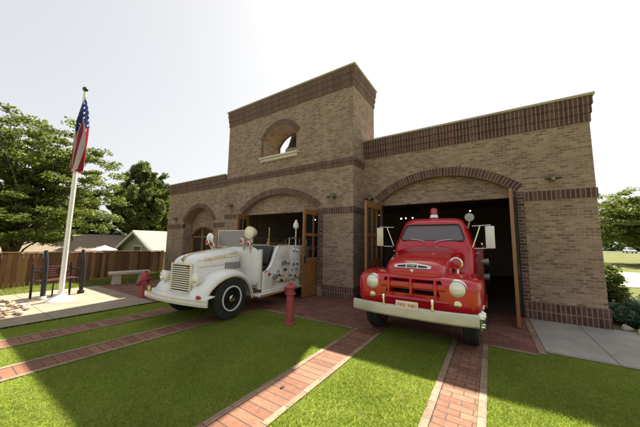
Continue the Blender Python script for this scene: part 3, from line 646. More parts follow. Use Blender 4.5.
def white_truck():
    t = thing('fire_truck', 'white antique open cab fire truck with gold striping, nosing out of the tower bay', 'fire truck', (-5.27, -3.95, 0), R(4.5))
    W = M['white']
    # hood with rounded nose
    hs = [(.60,.315,.56,1.15,7),(.592,.335,.55,1.20,6),(.55,.352,.55,1.26,5),(.42,.375,.55,1.31,4.4),(.2,.405,.56,1.345,4),(-.2,.45,.6,1.40,3.8),(-.66,.50,.62,1.455,3.6)]
    hood = MB().rings([sring(-f, hw, a, b, e, 44) for f, hw, a, b, e in hs]).build('hood', W, t, sub=2)
    MB().tube([(0,-.602,1.15),(0,-.59,1.23),(0,-.52,1.285),(0,-.42,1.312),(0,-.2,1.347),(0,.2,1.402),(0,.66,1.46)], .011, 6).build('hood_trim', M['gold'], t, smooth=True)
    MB().tube([(0,-.60,1.18),(0,-.63,1.23),(0,-.57,1.285)], [.02,.022,.012], 8).build('hood_ornament', M['chrome'], t, smooth=True)
    MB().box(-.30, .30, -.612, -.60, .58, 1.12).build('grille_shade_panel', M['dark'], t)  # dark sheet behind the slats, painting the shade between them
    g = MB().box(-.325, -.285, -.64, -.60, .57, 1.135).box(.285, .325, -.64, -.60, .57, 1.135).box(-.284, .284, -.64, -.60, 1.10, 1.135).box(-.284, .284, -.64, -.60, .57, .60)
    for k in range(11):
        z = .635+k*.0425; g.obox((0, -.628, z), (.568, .035, .022), Matrix.Rotation(R(-25), 3, 'X'))
    g.build('grille', M['cream'], t, bevel=.004)
    MB().box(.20, .26, -.648, -.641, 1.045, 1.085).build('badge', M['reddark'], t)
    tr = bvh(hood)
    for s in (-1, 1):
        def side(y, z, off):
            h = tr.ray_cast(Vector((s*2, y, z)), Vector((-s, 0, 0)))[0]; return ((h.x if h else s*.45)+s*off, y, z)
        # louvre panel, gold script and stripe along the hood side
        lv = MB()
        for k in range(9):
            y = .08+k*.055; p = [side(y, .98, .004), side(y+.03, .98, .004), side(y+.03, 1.13, .004), side(y, 1.13, .004)]; q = [(a+s*.012, b, c) for a, b, c in p]
            lv.rings([p, q])
        lv.build('louvre', M['grey'], t)
        MB().tube([side(y, 1.06+.05*(y+.5), .004) for y in np.linspace(-.5, .55, 8)], .006, 6).tube([side(y, 1.19+.07*(y+.5), .004) for y in np.linspace(-.5, .55, 8)], .006, 6).build('pinstripe', M['gold'], t)
        zax = Vector((s*.80, 0, .60)).normalized(); xax = Vector((0, s, .13)).normalized(); yax = zax.cross(xax).normalized(); zax = xax.cross(yax)
        tx = text('hood_lettering', 'FIRE DEPARTMENT', M['gold'], .10, (0,0,0), (0,0,0), t, .003, 1)
        base = Vector((s*.42, .04, 1.275))
        for vv in tx.data.vertices:
            q = base + xax*vv.co.x*1.02 + yax*vv.co.y; h = tr.ray_cast(q+zax*.5, -zax)[0]
            vv.co = (h if h else q) + zax*(.003+vv.co.z)
        # fender
        cp = [(.72,.40),(.74,.52),(.70,.64),(.60,.76),(.44,.88),(.24,.965),(.02,1.005),(-.20,.985),(-.40,.90),(-.55,.76),(-.64,.60),(-.69,.46),(-.71,.34)]
        prof = [(.32,-.10),(.40,-.02),(.50,.0),(.62,.0),(.71,-.02),(.765,-.055),(.785,-.10),(.785,-.15)]
        rs = []; lip = []
        for i, (f, z) in enumerate(cp):
            a = Vector(cp[max(i-1, 0)]); b = Vector(cp[min(i+1, len(cp)-1)]); d = (b-a).normalized(); nn = Vector((-d.y, d.x)); nn = nn if nn.dot(Vector((f*.8, z-.42))) > 0 else -nn
            rs.append([(s*x, -(f+nn.x*o), max(.32, z+nn.y*o)) for x, o in prof]); lip.append((s*.797, -(f-nn.x*.13), max(.33, z-nn.y*.13)))
        mb = MB(); n = len(prof); mb.add([p for r in rs for p in r], [(i*n+j, i*n+j+1, (i+1)*n+j+1, (i+1)*n+j) for i in range(len(rs)-1) for j in range(n-1)])
        fe = mb.build('fender', W, t, solid=.018, sub=2)
        MB().tube(lip, .009, 6).build('pinstripe', M['gold'], fe, smooth=True)
        # inner panel joining fender and hood
        MB().prism([(0,0),(0,0),(0,0)], 0, 0) if False else None
        MB().box(*sorted((s*.33, s*.345)), -.55, .66, .5, .98).build('inner_wing', M['white2'], t)
        wheel(t, s*.68, 0, .43, s, .20, .235, True)
        for q in (-.13, .13): wheel(t, s*.70+q, 3.6, .43, s, .19, .255, True)
        h = MB().lathe([(.01,.20),(.05,.18),(.09,.10),(.112,.0),(.118,-.02),(.10,-.035)], (s*.50, -.66, .86), 'Y', 26).tube([(s*.50,-.60,.86),(s*.46,-.58,.70)], .025, 8).build('headlight', W, t, smooth=True)
        MB().lathe([(.001,-.06),(.06,-.05),(.10,-.03),(.10,0)], (s*.50, -.66, .86), 'Y', 26).build('lens', M['lens'], h, smooth=True)
        MB().lathe([(.03,0),(.034,-.035),(.02,-.045),(.001,-.046)], (s*.80, -.80, .585), 'Y', 14).sphere((s*.80,-.78,.57), .03, 8).build('marker_light', M['lensred'], t, smooth=True)
    # bumper and splash apron
    def fy(x, d=0): return -.86+.10*abs(x/.98)**2.2+d
    xs = np.linspace(-.97, .97, 23)
    MB().rings([[(x, fy(x, .03), .41), (x, fy(x), .415), (x, fy(x, -.004), .43), (x, fy(x, -.004), .53), (x, fy(x), .545), (x, fy(x, .03), .55)] for x in xs]).build('bumper', M['white'], t, smooth=True)
    for z in (.447, .515): MB().tube([(x, fy(x, -.006), z) for x in xs], .005, 5).build('pinstripe', M['gold'], t)
    MB().rings([[(x, fy(x, .02), .545), (x, -.55, .575), (x, -.55, .56), (x, fy(x, .02), .53)] for x in np.linspace(-.93, .93, 21)]).build('splash_apron', M['white'], t, smooth=True)
    MB().box(-.74, -.52, -.89, -.88, .58, .70).build('number_plate', M['black'], t, bevel=.004); MB().box(-.64, -.54, -.894, -.891, .59, .68).build('number_plate', M['amber'], t)
    MB().box(-.40, -.32, -.8, 3.5, .42, .53).box(.32, .40, -.8, 3.5, .42, .53).box(-.68, .68, -.05, .05, .36, .44).build('chassis', M['black'], t)
    # cowl
    MB().rings([sring(y, hw, .48, z1, 5, 44) for y, hw, z1 in ((.64,.50,1.452),(.72,.515,1.462),(.84,.56,1.468),(.94,.655,1.47),(.97,.66,1.47))]).build('cowl', W, t, sub=1)
    for s in (-1, 1):
        MB().box(*sorted((s*.60, s*.69)), .93, 1.0, .45, 1.40).build('cowl_post', W, t, bevel=.01)
        MB().tube([(s*.695,.955,.5),(s*.695,.955,1.38)], .008, 6).build('pinstripe', M['gold'], t)
    # windscreen
    ws = MB().box(-.525, .525, .70, .715, 1.46, 1.84).build('windscreen', M['screenold'], t)
    MB().box(-.55, -.526, .69, .725, 1.44, 1.86).box(.526, .55, .69, .725, 1.44, 1.86).box(-.525, .525, .69, .725, 1.841, 1.86).box(-.525, .525, .69, .725, 1.44, 1.459).build('windscreen_frame', M['cream'], ws)
    # lamps on the cowl
    sp = MB().lathe([(.02,.17),(.08,.14),(.125,.05),(.14,-.02),(.142,-.05),(.12,-.055)], (.64, .60, 1.80), 'Y', 28).tube([(.64,.66,1.40),(.64,.66,1.70)], .02, 8).build('spotlight', M['cream'], t, smooth=True)
    MB().lathe([(.001,-.075),(.06,-.07),(.11,-.05),(.125,-.03),(.125,0)], (.64, .60, 1.80), 'Y', 28).build('lens', M['lenscream'], sp, smooth=True)
    sp = MB().lathe([(.02,.15),(.08,.12),(.115,.05),(.125,-.02),(.127,-.05),(.10,-.055)], (-.66, .58, 1.66), 'Y', 28).tube([(-.66,.62,1.30),(-.66,.62,1.58)], .02, 8).build('spotlight', M['chrome'], t, smooth=True)
    MB().lathe([(.001,-.06),(.07,-.055),(.10,-.045),(.10,0)], (-.66, .58, 1.66), 'Y', 28).build('lens', M['lens'], sp, smooth=True)
    for x, y, z in ((.52,.46,1.60),(.70,.50,1.53),(-.56,.40,1.56),(-.50,.50,1.50)):
        o = MB().lathe([(.01,.08),(.05,.06),(.068,.0),(.07,-.02),(.055,-.03)], (x, y, z), 'Y', 18).tube([(x,y+.04,z-.05),(x*.92,y+.12,z-.22)], .014, 6).build('warning_light', M['chrome'], t, smooth=True)
        MB().lathe([(.001,-.05),(.035,-.045),(.062,-.02),(.062,.0)], (x, y, z), 'Y', 18).build('lens', M['lensred'], o, smooth=True)
    # cab floor, seat, steering wheel
    MB().box(-.66, .66, .965, 1.75, .46, .62).build('cab_floor', M['white2'], t, bevel=.01)
    MB().box(-.62, .62, 1.02, 1.34, .80, .98).build('seat', M['leather'], t, bevel=.05, seg=4)
    MB().rings([[(x, y, z) for y, z in ((1.28,.98),(1.34,1.0),(1.52,1.42),(1.50,1.48),(1.42,1.48),(1.20,1.05))] for x in np.linspace(-.62, .62, 6)]).build('seat_back', M['leather'], t, bevel=.03, seg=3)
    MB().box(-.64, .64, 1.0, 1.4, .621, .80).build('seat_box', M['white2'], t, bevel=.01)
    sw = [(-.25+.2*math.cos(a), 1.0+.08*math.sin(a), 1.36+.17*math.sin(a)) for a in np.linspace(0, 2*PI, 25)]
    MB().tube(sw, .013, 6).tube([(-.25,1.0,1.36),(-.25,.9,1.15)], .02, 8).tube([sw[0], sw[12]], .009, 6).build('steering_wheel', M['black'], t, smooth=True)
    # body sides with curved cut down to the seat
    for s in (-1, 1):
        pts = [(.97,.375),(.99,.86),(1.10,.90),(1.20,.98),(1.29,1.12),(1.37,1.30),(1.47,1.46),(1.60,1.52),(2.02,1.53),(2.02,.375)]
        MB().rings([[(s*.70, y, z) for y, z in pts], [(s*.76, y, z) for y, z in pts]]).build('cab_side', W, t, bevel=.015)
        MB().tube([(s*.772, y, z) for y, z in pts[1:9]], .014, 6).build('grab_rail', M['chrome'], t, smooth=True)
        MB().box(*sorted((s*.56, s*.90)), .72, 4.6, .33, .37).build('running_board', M['white2'], t, bevel=.008)
        MB().box(*sorted((s*.901, s*.912)), .72, 4.6, .325, .375).build('running_board_edge', M['gold'], t)
        # pump panel with gauges, valves and outlets
        MB().box(*sorted((s*.70, s*.785)), 2.04, 2.86, .375, 1.50).build('pump_panel', M['white2'], t, bevel=.012)
        ga = [(2.20,1.38,.05),(2.36,1.36,.05)]
        for y, z, r in ga:
            o = MB().lathe([(r,0),(r+.012,s*.02),(r,s*.032),(.001,s*.032)], (s*.785, y, z), 'X', 18).build('gauge', M['chrome'], t, smooth=True)
            MB().lathe([(r*.85,s*.03),(r*.85,s*.036),(.001,s*.037)], (s*.785, y, z), 'X', 18).build('dial', M['trim'], o, smooth=True)
        for y, z in ((1.62,.60),(1.78,.86),(1.92,1.02),(2.16,.98),(2.30,.84),(2.02,.70),(2.46,.58),(2.2,.55)):
            MB().lathe([(.022,0),(.022,s*.05),(.038,s*.05),(.042,s*.07),(.022,s*.082),(.001,s*.082)], (s*.765, y, z), 'X', 12).build('valve', M['grey' if y > 1.9 else 'black'], t, smooth=True)
        for y, z in ((1.36,.72),(1.72,1.05),(2.62,.72)):
            MB().lathe([(.05,0),(.05,s*.04),(.065,s*.04),(.065,s*.08),(.03,s*.09),(.001,s*.09)], (s*.765, y, z), 'X', 18).build('hose_outlet', M['grey'], t, smooth=True)
        MB().lathe([(.032,0),(.035,s*.03),(.03,s*.04),(.001,s*.042)], (s*.765, 1.16, .80), 'X', 16).build('marker_light', M['lensred'], t, smooth=True)
        for y0, y1, z0, z1 in ((1.02,1.44,.44,.80),(1.50,1.98,1.14,1.46),(2.08,2.42,1.10,1.28)):
            MB().box(*sorted((s*.76, s*.7655 if y0 < 2.04 else s*.79)), y0, y1, z0, z1).build('access_panel', M['white2' if y0 < 1.2 else 'white'], t, bevel=.004)
        for y, z, m_ in ((1.50,.86,'gold'),(1.70,.72,'gold'),(1.86,.62,'gold'),(2.10,.84,'gold'),(2.26,.66,'black'),(1.56,.74,'black'),(2.36,.98,'black')):
            MB().obox((s*.785, y, z), (.05, .05, .035), Matrix.Rotation(y*7, 3, 'X')).tube([(s*.77,y,z),(s*.80,y,z),(s*.80,y+.05,z-.05)], .012, 6).build('fitting', M[m_], t, bevel=.006)
        MB().tube([(s*.775,1.30,.55),(s*.80,1.40,.60),(s*.80,1.9,.55),(s*.79,2.5,.62)], .018, 8).build('pipe', M['gold'], t, smooth=True)
        # hose body
        MB().box(*sorted((s*.66, s*.80)), 2.88, 5.0, .375, 1.46).build('hose_body', W, t, bevel=.02)
        MB().box(*sorted((s*.801, s*.808)), 2.96, 3.9, 1.08, 1.36).build('locker', M['grey'], t, bevel=.003)
        MB().box(*sorted((s*.801, s*.83)), 2.9, 5.0, .98, 1.02).build('rub_rail', M['chrome'], t, bevel=.006)
        rl = MB().tube([(s*.76,1.95,1.70),(s*.76,4.9,1.70)], .02, 8)
        for y in (2.0, 2.9, 3.9, 4.85): rl.tube([(s*.76,y,1.44),(s*.76,y,1.70)], .016, 8)
        rl.build('hand_rail', M['chrome'], t, smooth=True)
        ld = MB()
        for z in (1.14, 1.50): ld.box(*sorted((s*.86, s*.90)), 3.0, 5.3, z, z+.07)
        for k in range(8): ld.tube([(s*.88, 3.15+k*.29, 1.16), (s*.88, 3.15+k*.29, 1.52)], .015, 6)
        ld.build('ladder', M['wood'], t)
    MB().box(-.655, .655, 2.05, 5.0, .6, 1.30).build('hose_bed', M['grey'], t)
    MB().tube([(.60,2.55,1.45),(.60,2.55,1.98)], .018, 8).lathe([(.02,1.98),(.07,2.0),(.085,2.05),(.08,2.13),(.04,2.2),(.03,2.25),(.001,2.26)], (.60,2.55,0), n=18).build('lantern', M['white'], t, smooth=True)
    MB().tube([(.70,1.2,1.48),(.70,1.2,1.95)], .012, 6).build('marker_rod', M['gold'], t, smooth=True)
    return t
white_truck()

# ------------------------------------------------------------------ hydrants, pole, benches, rocks
def hydrant(x, y, label, slim):
    o = thing('fire_hydrant', label, 'fire hydrant', (x, y, 0), R(-25) if not slim else R(10))
    m = M['hydrantpink'] if slim else M['hydrant']
    if slim:
        MB().lathe([(.11,0),(.11,.03),(.075,.035),(.075,.56),(.072,.62)], n=22).build('barrel', m, o, smooth=True)
        MB().lathe([(.10,.615),(.105,.62),(.105,.655),(.082,.66),(.085,.75),(.09,.76)], n=22).build('flange', m, o, smooth=True)
        MB().lathe([(.115,.755),(.12,.775),(.10,.80),(.06,.825),(.03,.83),(.03,.865),(.001,.866)], n=22).build('bonnet', m, o, smooth=True)
        MB().lathe([(.045,0),(.045,-.09),(.06,-.09),(.06,-.135),(.001,-.14)], (0,0,.71), 'X', 16).build('nozzle', m, o, smooth=True)
    else:
        MB().lathe([(.15,0),(.15,.035),(.105,.04),(.10,.42),(.11,.48)], n=24).build('barrel', m, o, smooth=True)
        MB().lathe([(.14,.475),(.145,.49),(.14,.515),(.115,.53),(.10,.60),(.06,.66),(.035,.675),(.035,.72),(.001,.722)], n=24).build('bonnet', m, o, smooth=True)
        for ax, d in (('X', 1), ('X', -1), ('Y', -1)):
            MB().lathe([(.055,0),(.055,d*.13),(.075,d*.13),(.075,d*.18),(.03,d*.185),(.03,d*.215),(.001,d*.216)], (0,0,.38), ax, 16).build('nozzle', m, o, smooth=True)
        b = MB()
        for k in range(8): b.lathe([(.014,.46),(.014,.53),(.001,.531)], (math.cos(k*PI/4+.2)*.128, math.sin(k*PI/4+.2)*.128, 0), n=6)
        b.build('bolts', m, o)
    return o
hydrant(-8.18, -3.92, 'dark red fire hydrant with side nozzles on the patio beyond the white truck', False)
hp = hydrant(-3.36, -3.39, 'slender faded red hydrant post on the lawn between the two trucks', True); hp.scale = (1, 1, .92)

fp = thing('flagpole', 'tall white flagpole with a conical base on the patio', 'flagpole', (-9.32, -5.38, 0))
MB().lathe([(.055,.05),(.05,2.5),(.042,4.2),(.034,5.68),(.001,5.69)], n=18).build('pole', M['pole'], fp, smooth=True)
MB().lathe([(.30,.013),(.29,.03),(.19,.09),(.10,.14),(.06,.17)], n=28).build('base_cover', M['pole'], fp, smooth=True)
MB().sphere((0,0,5.76), .065, 10).tube([(0,0,5.68),(0,0,5.72)], .02, 8).build('finial', M['bronze'], fp, smooth=True)
MB().tube([(.05,.03,5.6),(.075,.04,3.5),(.06,.03,1.3)], .006, 6).build('halyard', M['trim'], fp)
def flag():
    ns, ntt = 48, 56; e = Vector((.837,.547,0)); d = Vector((-.547,.837,0)); vs = []; uv = []
    for j in range(ntt+1):
        t = j/ntt
        for i in range(ns+1):
            s = i/ns
            z = 5.56 - 1.15*t*(1-s*.80) - 2.2*s*(1-.16*t) + .02*math.sin(9*s+7*t)
            env = .07 + .30*(1-math.exp(-2.2*s))*(1-.35*t)
            fold = .075*math.sin(t*15+1.5*s)*min(1, s*4+.15) + .022*math.sin(33*t+6*s)*min(1, 2*s)
            lat = -.13*s*t + env*(.5+.5*math.sin(t*11+1.2+1.6*s))*(1-.2*s)
            p = e*lat + d*(fold-.05); vs.append((p.x, p.y, z)); uv.append((s, t))
    n = ns+1; fs = [(j*n+i, j*n+i+1, (j+1)*n+i+1, (j+1)*n+i) for j in range(ntt) for i in range(ns)]
    o = MB().add(vs, fs, [[uv[k] for k in f] for f in fs]).build('flag', M['flag'], keep=True, smooth=True, ang=180)
    o.location = (-9.32, -5.38, 0); tag(o, 'limp red, white and blue striped flag hanging on the flagpole', 'flag')
flag()

def swing_bench():
    a = Vector((-9.75, -5.62, 0)); b = Vector((-10.08, -4.78, 0)); ln = (b-a).length; ang = math.atan2(b.y-a.y, b.x-a.x)
    o = thing('bench', 'black framed bench with maroon slats beside the flagpole', 'bench', a, ang)
    # local x along the bench, local y towards the fence (left of x direction)
    for x in (0, ln):
        f = MB().tube([(x,0,.012),(x,-.0,.5),(x,.03,1.0),(x,.08,1.27)], [.05,.055,.05,.04], 10).tube([(x,.42,.012),(x,.44,.5),(x,.46,.9)], .026, 8).tube([(x,0,.45),(x,.42,.45)], .022, 8).tube([(x,.02,.72),(x,.43,.72)], .022, 8)
        f.build('end_frame', M['blackiron'], o, smooth=True)
    sl = MB()
    for k in range(4): sl.box(.04, ln-.04, .05+k*.09, .12+k*.09, .45, .475)
    sl.build('seat', M['wood_red'], o, bevel=.004)
    bk = MB()
    for k in range(5):
        z = .55+k*.062; bk.obox((ln/2, .43+k*.008, z), (ln-.08, .02, .045), Matrix.Identity(3))
    bk.build('backrest', M['wood_red'], o, bevel=.004)
    for x in (ln*.28, ln*.74): MB().tube([(x,.08,.012),(x,.08,.45)], .018, 8).tube([(x,.40,.012),(x,.42,.86)], .018, 8).build('leg', M['blackiron'], o, smooth=True)
    for x in (0, ln): MB().box(x-.06, x+.06, -.06, .06, .013, .10).build('foot', M['trim'] if x == 0 else M['blackiron'], o, bevel=.01)
swing_bench()
sb = thing('stone_bench', 'small pale stone slab bench near the wooden fence', 'bench', (-11.15, -3.15, 0), R(80))
MB().box(-.62, .62, -.2, .2, .34, .44).build('seat', M['stone'], sb, bevel=.02)
for x in (-.38, .38): MB().rings([zring(z, w, -.15, .15, 6, 20) for z, w in ((.01,.15),(.06,.14),(.28,.12),(.339,.15))]).build('leg', M['stone'], sb, smooth=True).location = (x, 0, 0)

def rock_mesh(i):
    bm = bmesh.new(); bmesh.ops.create_icosphere(bm, subdivisions=2, radius=1)
    r = random.Random(i); ax = [Vector((r.uniform(-1,1), r.uniform(-1,1), r.uniform(-1,1))).normalized() for _ in range(10)]; dd = [r.uniform(.35,.8) for _ in ax]
    for v in bm.verts:
        for a, d in zip(ax, dd):
            k = v.co.dot(a)
            if k > d: v.co -= a*(k-d)*.85
    me = bpy.data.meshes.new('rock'); bm.to_mesh(me); bm.free()
    me.materials.append([M['rock_tan'], M['rock_tan'], M['rock_grey'], M['rock_rust']][i % 4]); return me
RM = [rock_mesh(i) for i in range(8)]
def rock(x, y, z, s, label, group):
    o = bpy.data.objects.new('rock', random.choice(RM)); COL.objects.link(o); o.location = (x, y, z)
    o.scale = (s*random.uniform(.9,1.5), s*random.uniform(.7,1.1), s*random.uniform(.45,.7)); o.rotation_euler = (random.uniform(-.3,.3), random.uniform(-.3,.3), random.uniform(0,6.28))
    tag(o, label, 'rock', group)
for k in range(130):
    r = math.sqrt(random.random())*1.15; a = random.uniform(0, 2*PI); x, y = r*math.cos(a)*1.15, r*math.sin(a)*.62
    e = max(0, 1-(x/1.35)**2-(y/.75)**2)
    rock(-9.15+x*.9-y*.2, -6.60+y*.85+x*.12, .03+.20*e*random.uniform(.3, 1), random.uniform(.035, .085), 'tan and brown river rock in the pile at the left edge of the patio', 'river rocks piled on the patio')
for k in range(16):
    rock(2.1+k*.17+random.uniform(-.05,.05), .02+random.uniform(-.12,.14)-.01*k, .05, random.uniform(.06,.12), 'pale edging rock in front of the juniper beside the brick corner', 'edging rocks in front of the juniper')

def fallen_leaf(x, y, label):
    r = random.Random(int(x*99)); v = [(0,-.05,.012),(.035,-.01,.03),(.02,.045,.024),(0,.07,.04),(-.025,.04,.02),(-.035,-.01,.034),(0,0,.014)]
    o = MB().add(v, [(0,1,6),(1,2,6),(2,3,6),(3,4,6),(4,5,6),(5,0,6)]).build('fallen_leaf', M['bark'], solid=.002); o.location = (x, y, .004); o.rotation_euler.z = r.uniform(0, 6); o.scale = (.6, .6, .5); tag(o, label, 'leaf')
fallen_leaf(-1.99, -5.16, 'curled brown leaf on the sunlit brick track in the foreground')
fallen_leaf(-2.06, -3.76, 'brown leaf on the shaded brick track near the red truck')
# ------------------------------------------------------------------ fence, houses
fa, fb = Vector((-11.9, -9.2, 0)), Vector((-13.62, -.82, -.10)); fl = (fb-fa).length; fang = math.atan2(fb.y-fa.y, fb.x-fa.x)
fn = thing('fence', 'weathered brown wooden board fence along the left side of the yard', 'fence', fa, fang); fn.rotation_euler = (0, math.asin(.10/fl), fang)
bd = MB(); x = 0
while x < fl-.1:
    bd.box(x, x+.108, -.009+random.uniform(-.004,.004), .009, -.02, 1.13+random.uniform(-.012,.012)); x += .118
bd.build('board_panel', M['fence'], fn)
MB().box(0, fl, .01, .05, .22, .31).box(0, fl, .01, .05, .86, .95).box(0, fl, -.05, .05, 1.15, 1.18).build('rail', M['fence'], fn)
for k in range(5): MB().box(k*fl/4-.045, k*fl/4+.045, .051, .14, -.02, 1.14).build('post', M['fence'], fn)

def house(x, y, rz, w, d, hw, hr, z, wall, roof, label, gable='x', over=.35, windows=()):
    o = thing('house', label, 'house', (x, y, z), rz)
    if gable == 'x':   # ridge along local x
        MB().rings([[(xx,-d/2,0),(xx,d/2,0),(xx,d/2,hw),(xx,0,hr-.06),(xx,-d/2,hw)] for xx in (-w/2, w/2)]).build('wall', wall, o)
        sl = (hr-hw)/(d/2); rf = MB()
        for s in (-1, 1):
            yb = s*(d/2+over); zb = hw-sl*over
            rf.rings([[(-w/2-over,0,hr),(-w/2-over,yb,zb),(-w/2-over,yb,zb+.1),(-w/2-over,0,hr+.12)], [(w/2+over,0,hr),(w/2+over,yb,zb),(w/2+over,yb,zb+.1),(w/2+over,0,hr+.12)]])
        rf.build('roof', roof, o)
        for s in (-1, 1):
            for e in (-1, 1):
                xx = e*(w/2+over+.03); yb = s*(d/2+over); zb = hw-sl*over
                MB().rings([[(xx-.03,0,hr-.08),(xx-.03,yb,zb-.12),(xx-.03,yb,zb+.06),(xx-.03,0,hr+.10)], [(xx+.03,0,hr-.08),(xx+.03,yb,zb-.12),(xx+.03,yb,zb+.06),(xx+.03,0,hr+.10)]]).build('bargeboard', M['trim'], o)
    for (wx, wy, wz, ww, wh, ax) in windows:
        if ax == 'x': f = MB().box(wx-.03, wx+.03, wy-ww/2, wy+ww/2, wz, wz+wh).build('window', M['trim'], o); MB().box(wx-.04, wx+.04, wy-ww/2+.08, wy+ww/2-.08, wz+.08, wz+wh-.08).build('pane', M['black'], f)
        else: f = MB().box(wx-ww/2, wx+ww/2, wy-.03, wy+.03, wz, wz+wh).build('window', M['trim'], o); MB().box(wx-ww/2+.08, wx+ww/2-.08, wy-.04, wy+.04, wz+.08, wz+wh-.08).build('pane', M['black'], f)
house(-27.5, -2.5, R(80), 11, 7, 2.7, 4.15, -2.33, M['sidingtan'], M['roofbrown'], 'long low house with a brown roof behind the fence and the big tree', windows=((-2.5,-3.5,1.0,1.6,1.1,'y'),(2.2,-3.5,1.0,1.4,1.1,'y')))
house(-21.2, 4.1, R(90), 6, 5.6, 3.2, 4.45, -2.33, M['sidinggreen'], M['roofpale'], 'small sage green house with a pale gable roof behind the fence', windows=((-3.0,0,2.6,1.2,.9,'x'),))
ub = thing('patio_umbrella', 'pale patio umbrella showing above the fence beside the green house', 'umbrella', (-19.2, -1.45, -2.33))
MB().lathe([(.66,3.27),(.64,3.29),(.3,3.42),(.05,3.53),(.001,3.54)], n=8).build('canopy', M['trim'], ub); MB().tube([(0,0,0),(0,0,3.5)], .03, 8).build('pole', M['grey'], ub)

# ------------------------------------------------------------------ vegetation
def leaves(cent, rad, per, size, flat=1., aspect=.6, seed=0):
    g = np.random.default_rng(seed); c = np.repeat(np.asarray(cent), per, 0); rr = np.repeat(np.asarray(rad), per)
    n = len(c); d = g.normal(size=(n, 3)); d /= np.linalg.norm(d, axis=1)[:, None]; d *= (g.uniform(0, 1, n)**.45*rr)[:, None]; d[:, 2] *= flat
    p = c+d; a = g.normal(size=(n, 3)); a[:, 2] *= .5; a /= np.linalg.norm(a, axis=1)[:, None]; b = np.cross(a, g.normal(size=(n, 3))); b /= np.linalg.norm(b, axis=1)[:, None]
    s = (size*g.uniform(.6, 1.4, n))[:, None]; v = np.stack([p-a*s, p-b*s*aspect, p+a*s, p+b*s*aspect], 1)
    return v.reshape(-1, 3), np.arange(4*n).reshape(-1, 4)
def tree(name, x, y, z, H, label, style, mat, seed, group=None, crown_r=3, per=170, size=.1, trunk_h=None):
    o = thing(name, label, 'tree', (x, y, z), 0, group); g = random.Random(seed); tm = MB(); cent = []; rad = []
    th = trunk_h or H*.3; r0 = H*.026
    def limb(p, d, ln, r, depth):
        pts = [p]; n = 5
        for i in range(n):
            d = (d+Vector((g.uniform(-.18,.18), g.uniform(-.18,.18), g.uniform(-.10,.14) - (.05 if style == 'layer' else 0)))).normalized(); p = p+d*ln/n; pts.append(p)
            if depth > 0 and i > 0:
                for _ in range(2 if depth > 1 else 1):
                    a = g.uniform(0, 2*PI); side = Vector((math.cos(a), math.sin(a), g.uniform(-.05, .35) if style == 'layer' else g.uniform(-.1, .7)))
                    limb(p, (d*.7+side*.75).normalized(), ln*g.uniform(.38, .55), r*.5, depth-1)
            if depth <= 1 and i > 0: cent.append(tuple(p)); rad.append(g.uniform(.28, .60)*(1 if depth else .8)*(crown_r/3.9))
        tm.tube(pts, [max(.008, r*(1-.8*k/n)) for k in range(n+1)], 6 if depth else 4)
    tm.tube([(0,0,-.3),(0,0,0),(.05,.03,th*.5),(0,0,th)], [r0*1.5, r0*1.15, r0*.9, r0*.8], 10)
    if style == 'layer':
        for k in range(86):
            a = g.uniform(0, 2*PI); u = g.random()**.5; zc = g.uniform(-.55, 1)
            rr = math.sqrt(max(0, 1-(zc if zc > 0 else zc*1.1)**2))*(.35+.65*u)*crown_r; tgt = Vector((rr*math.cos(a), rr*math.sin(a), th+(H-th)*(.45+.55*zc)*.97))
            z0 = th*g.uniform(.8, 1.25); pts = []
            for i in range(8):
                q = i/7; w = q**1.5; pts.append(Vector((tgt.x*w+.12*math.sin(9*q+k), tgt.y*w+.12*math.cos(7*q+k), z0+(tgt.z-z0)*q**.85)))
            tm.tube(pts, [r0*(.42 if k < 12 else .2)*(1-.85*i/7) for i in range(8)], 5)
            for j in range(7):
                b = pts[4+j % 4]; sp = .28*crown_r/2; cent.append((b.x+g.gauss(0, sp), b.y+g.gauss(0, sp), b.z+g.gauss(0, .10))); rad.append(g.uniform(.35, .62)*crown_r/4.2)
    nl = 0 if style == 'layer' else 10
    for k in range(nl):
        a = k*2.4+g.uniform(-.3,.3); up = g.uniform(.35, 1.0) if k < nl-3 else g.uniform(1.6, 3)
        L_ = crown_r*g.uniform(.85, 1.1)*(1 if k < nl-3 else .95*(H-th)/crown_r*.62)
        limb(Vector((0,0,th*g.uniform(.75,1.0))), Vector((math.cos(a), math.sin(a), up)).normalized(), L_*(1 if style == 'layer' else .95), r0*.5, 2)
    c = np.array(cent); ext = np.percentile(np.hypot(c[:, 0], c[:, 1]), 97); top = c[:, 2].max()
    kx = crown_r/ext; kz = (H-.25)/top; tm.v = [(p[0]*kx, p[1]*kx, p[2]*kz) for p in map(tuple, tm.v)]
    tm.build('trunk', M['bark'], o, smooth=True)
    c = c*np.array([kx, kx, kz]); v, f = leaves(c, np.array(rad), per, size, .36 if style == 'layer' else .8, .55, seed)
    raw_mesh('crown', v, f, M[mat], o); return o, len(cent)
T = []
T.append(tree('locust_tree', -20.2, -4.9, -1.9, 9.9, 'tall feathery honey locust tree behind the fence, left of the flagpole', 'layer', 'leaf_locust', 3, None, 4.2, 115, .075, 2.6))
T.append(tree('leafy_tree', -28.5, 4.4, -2.3, 12.0, 'dense round green tree between the flagpole and the brick station', 'round', 'leaf_mid', 11, None, 3.6, 60, .11, 3.6))
T.append(tree('leafy_tree', -36, 1.6, -2.3, 9.0, 'shadowy dark tree low behind the flagpole and the brown roofed house', 'round', 'leaf_dark', 21, None, 4.2, 60, .14, 1.5))
T.append(tree('leafy_tree', -33, 7.6, -2.3, 8.5, 'shadowy dark tree directly behind the small green house', 'round', 'leaf_dark', 31, None, 4.2, 60, .14, 1.2))
T.append(tree('leafy_tree', -38, -5.0, -2.3, 8, 'shadowy dark tree at the left edge behind the long brown roof', 'round', 'leaf_dark', 41, None, 4.2, 60, .14, 1.2))
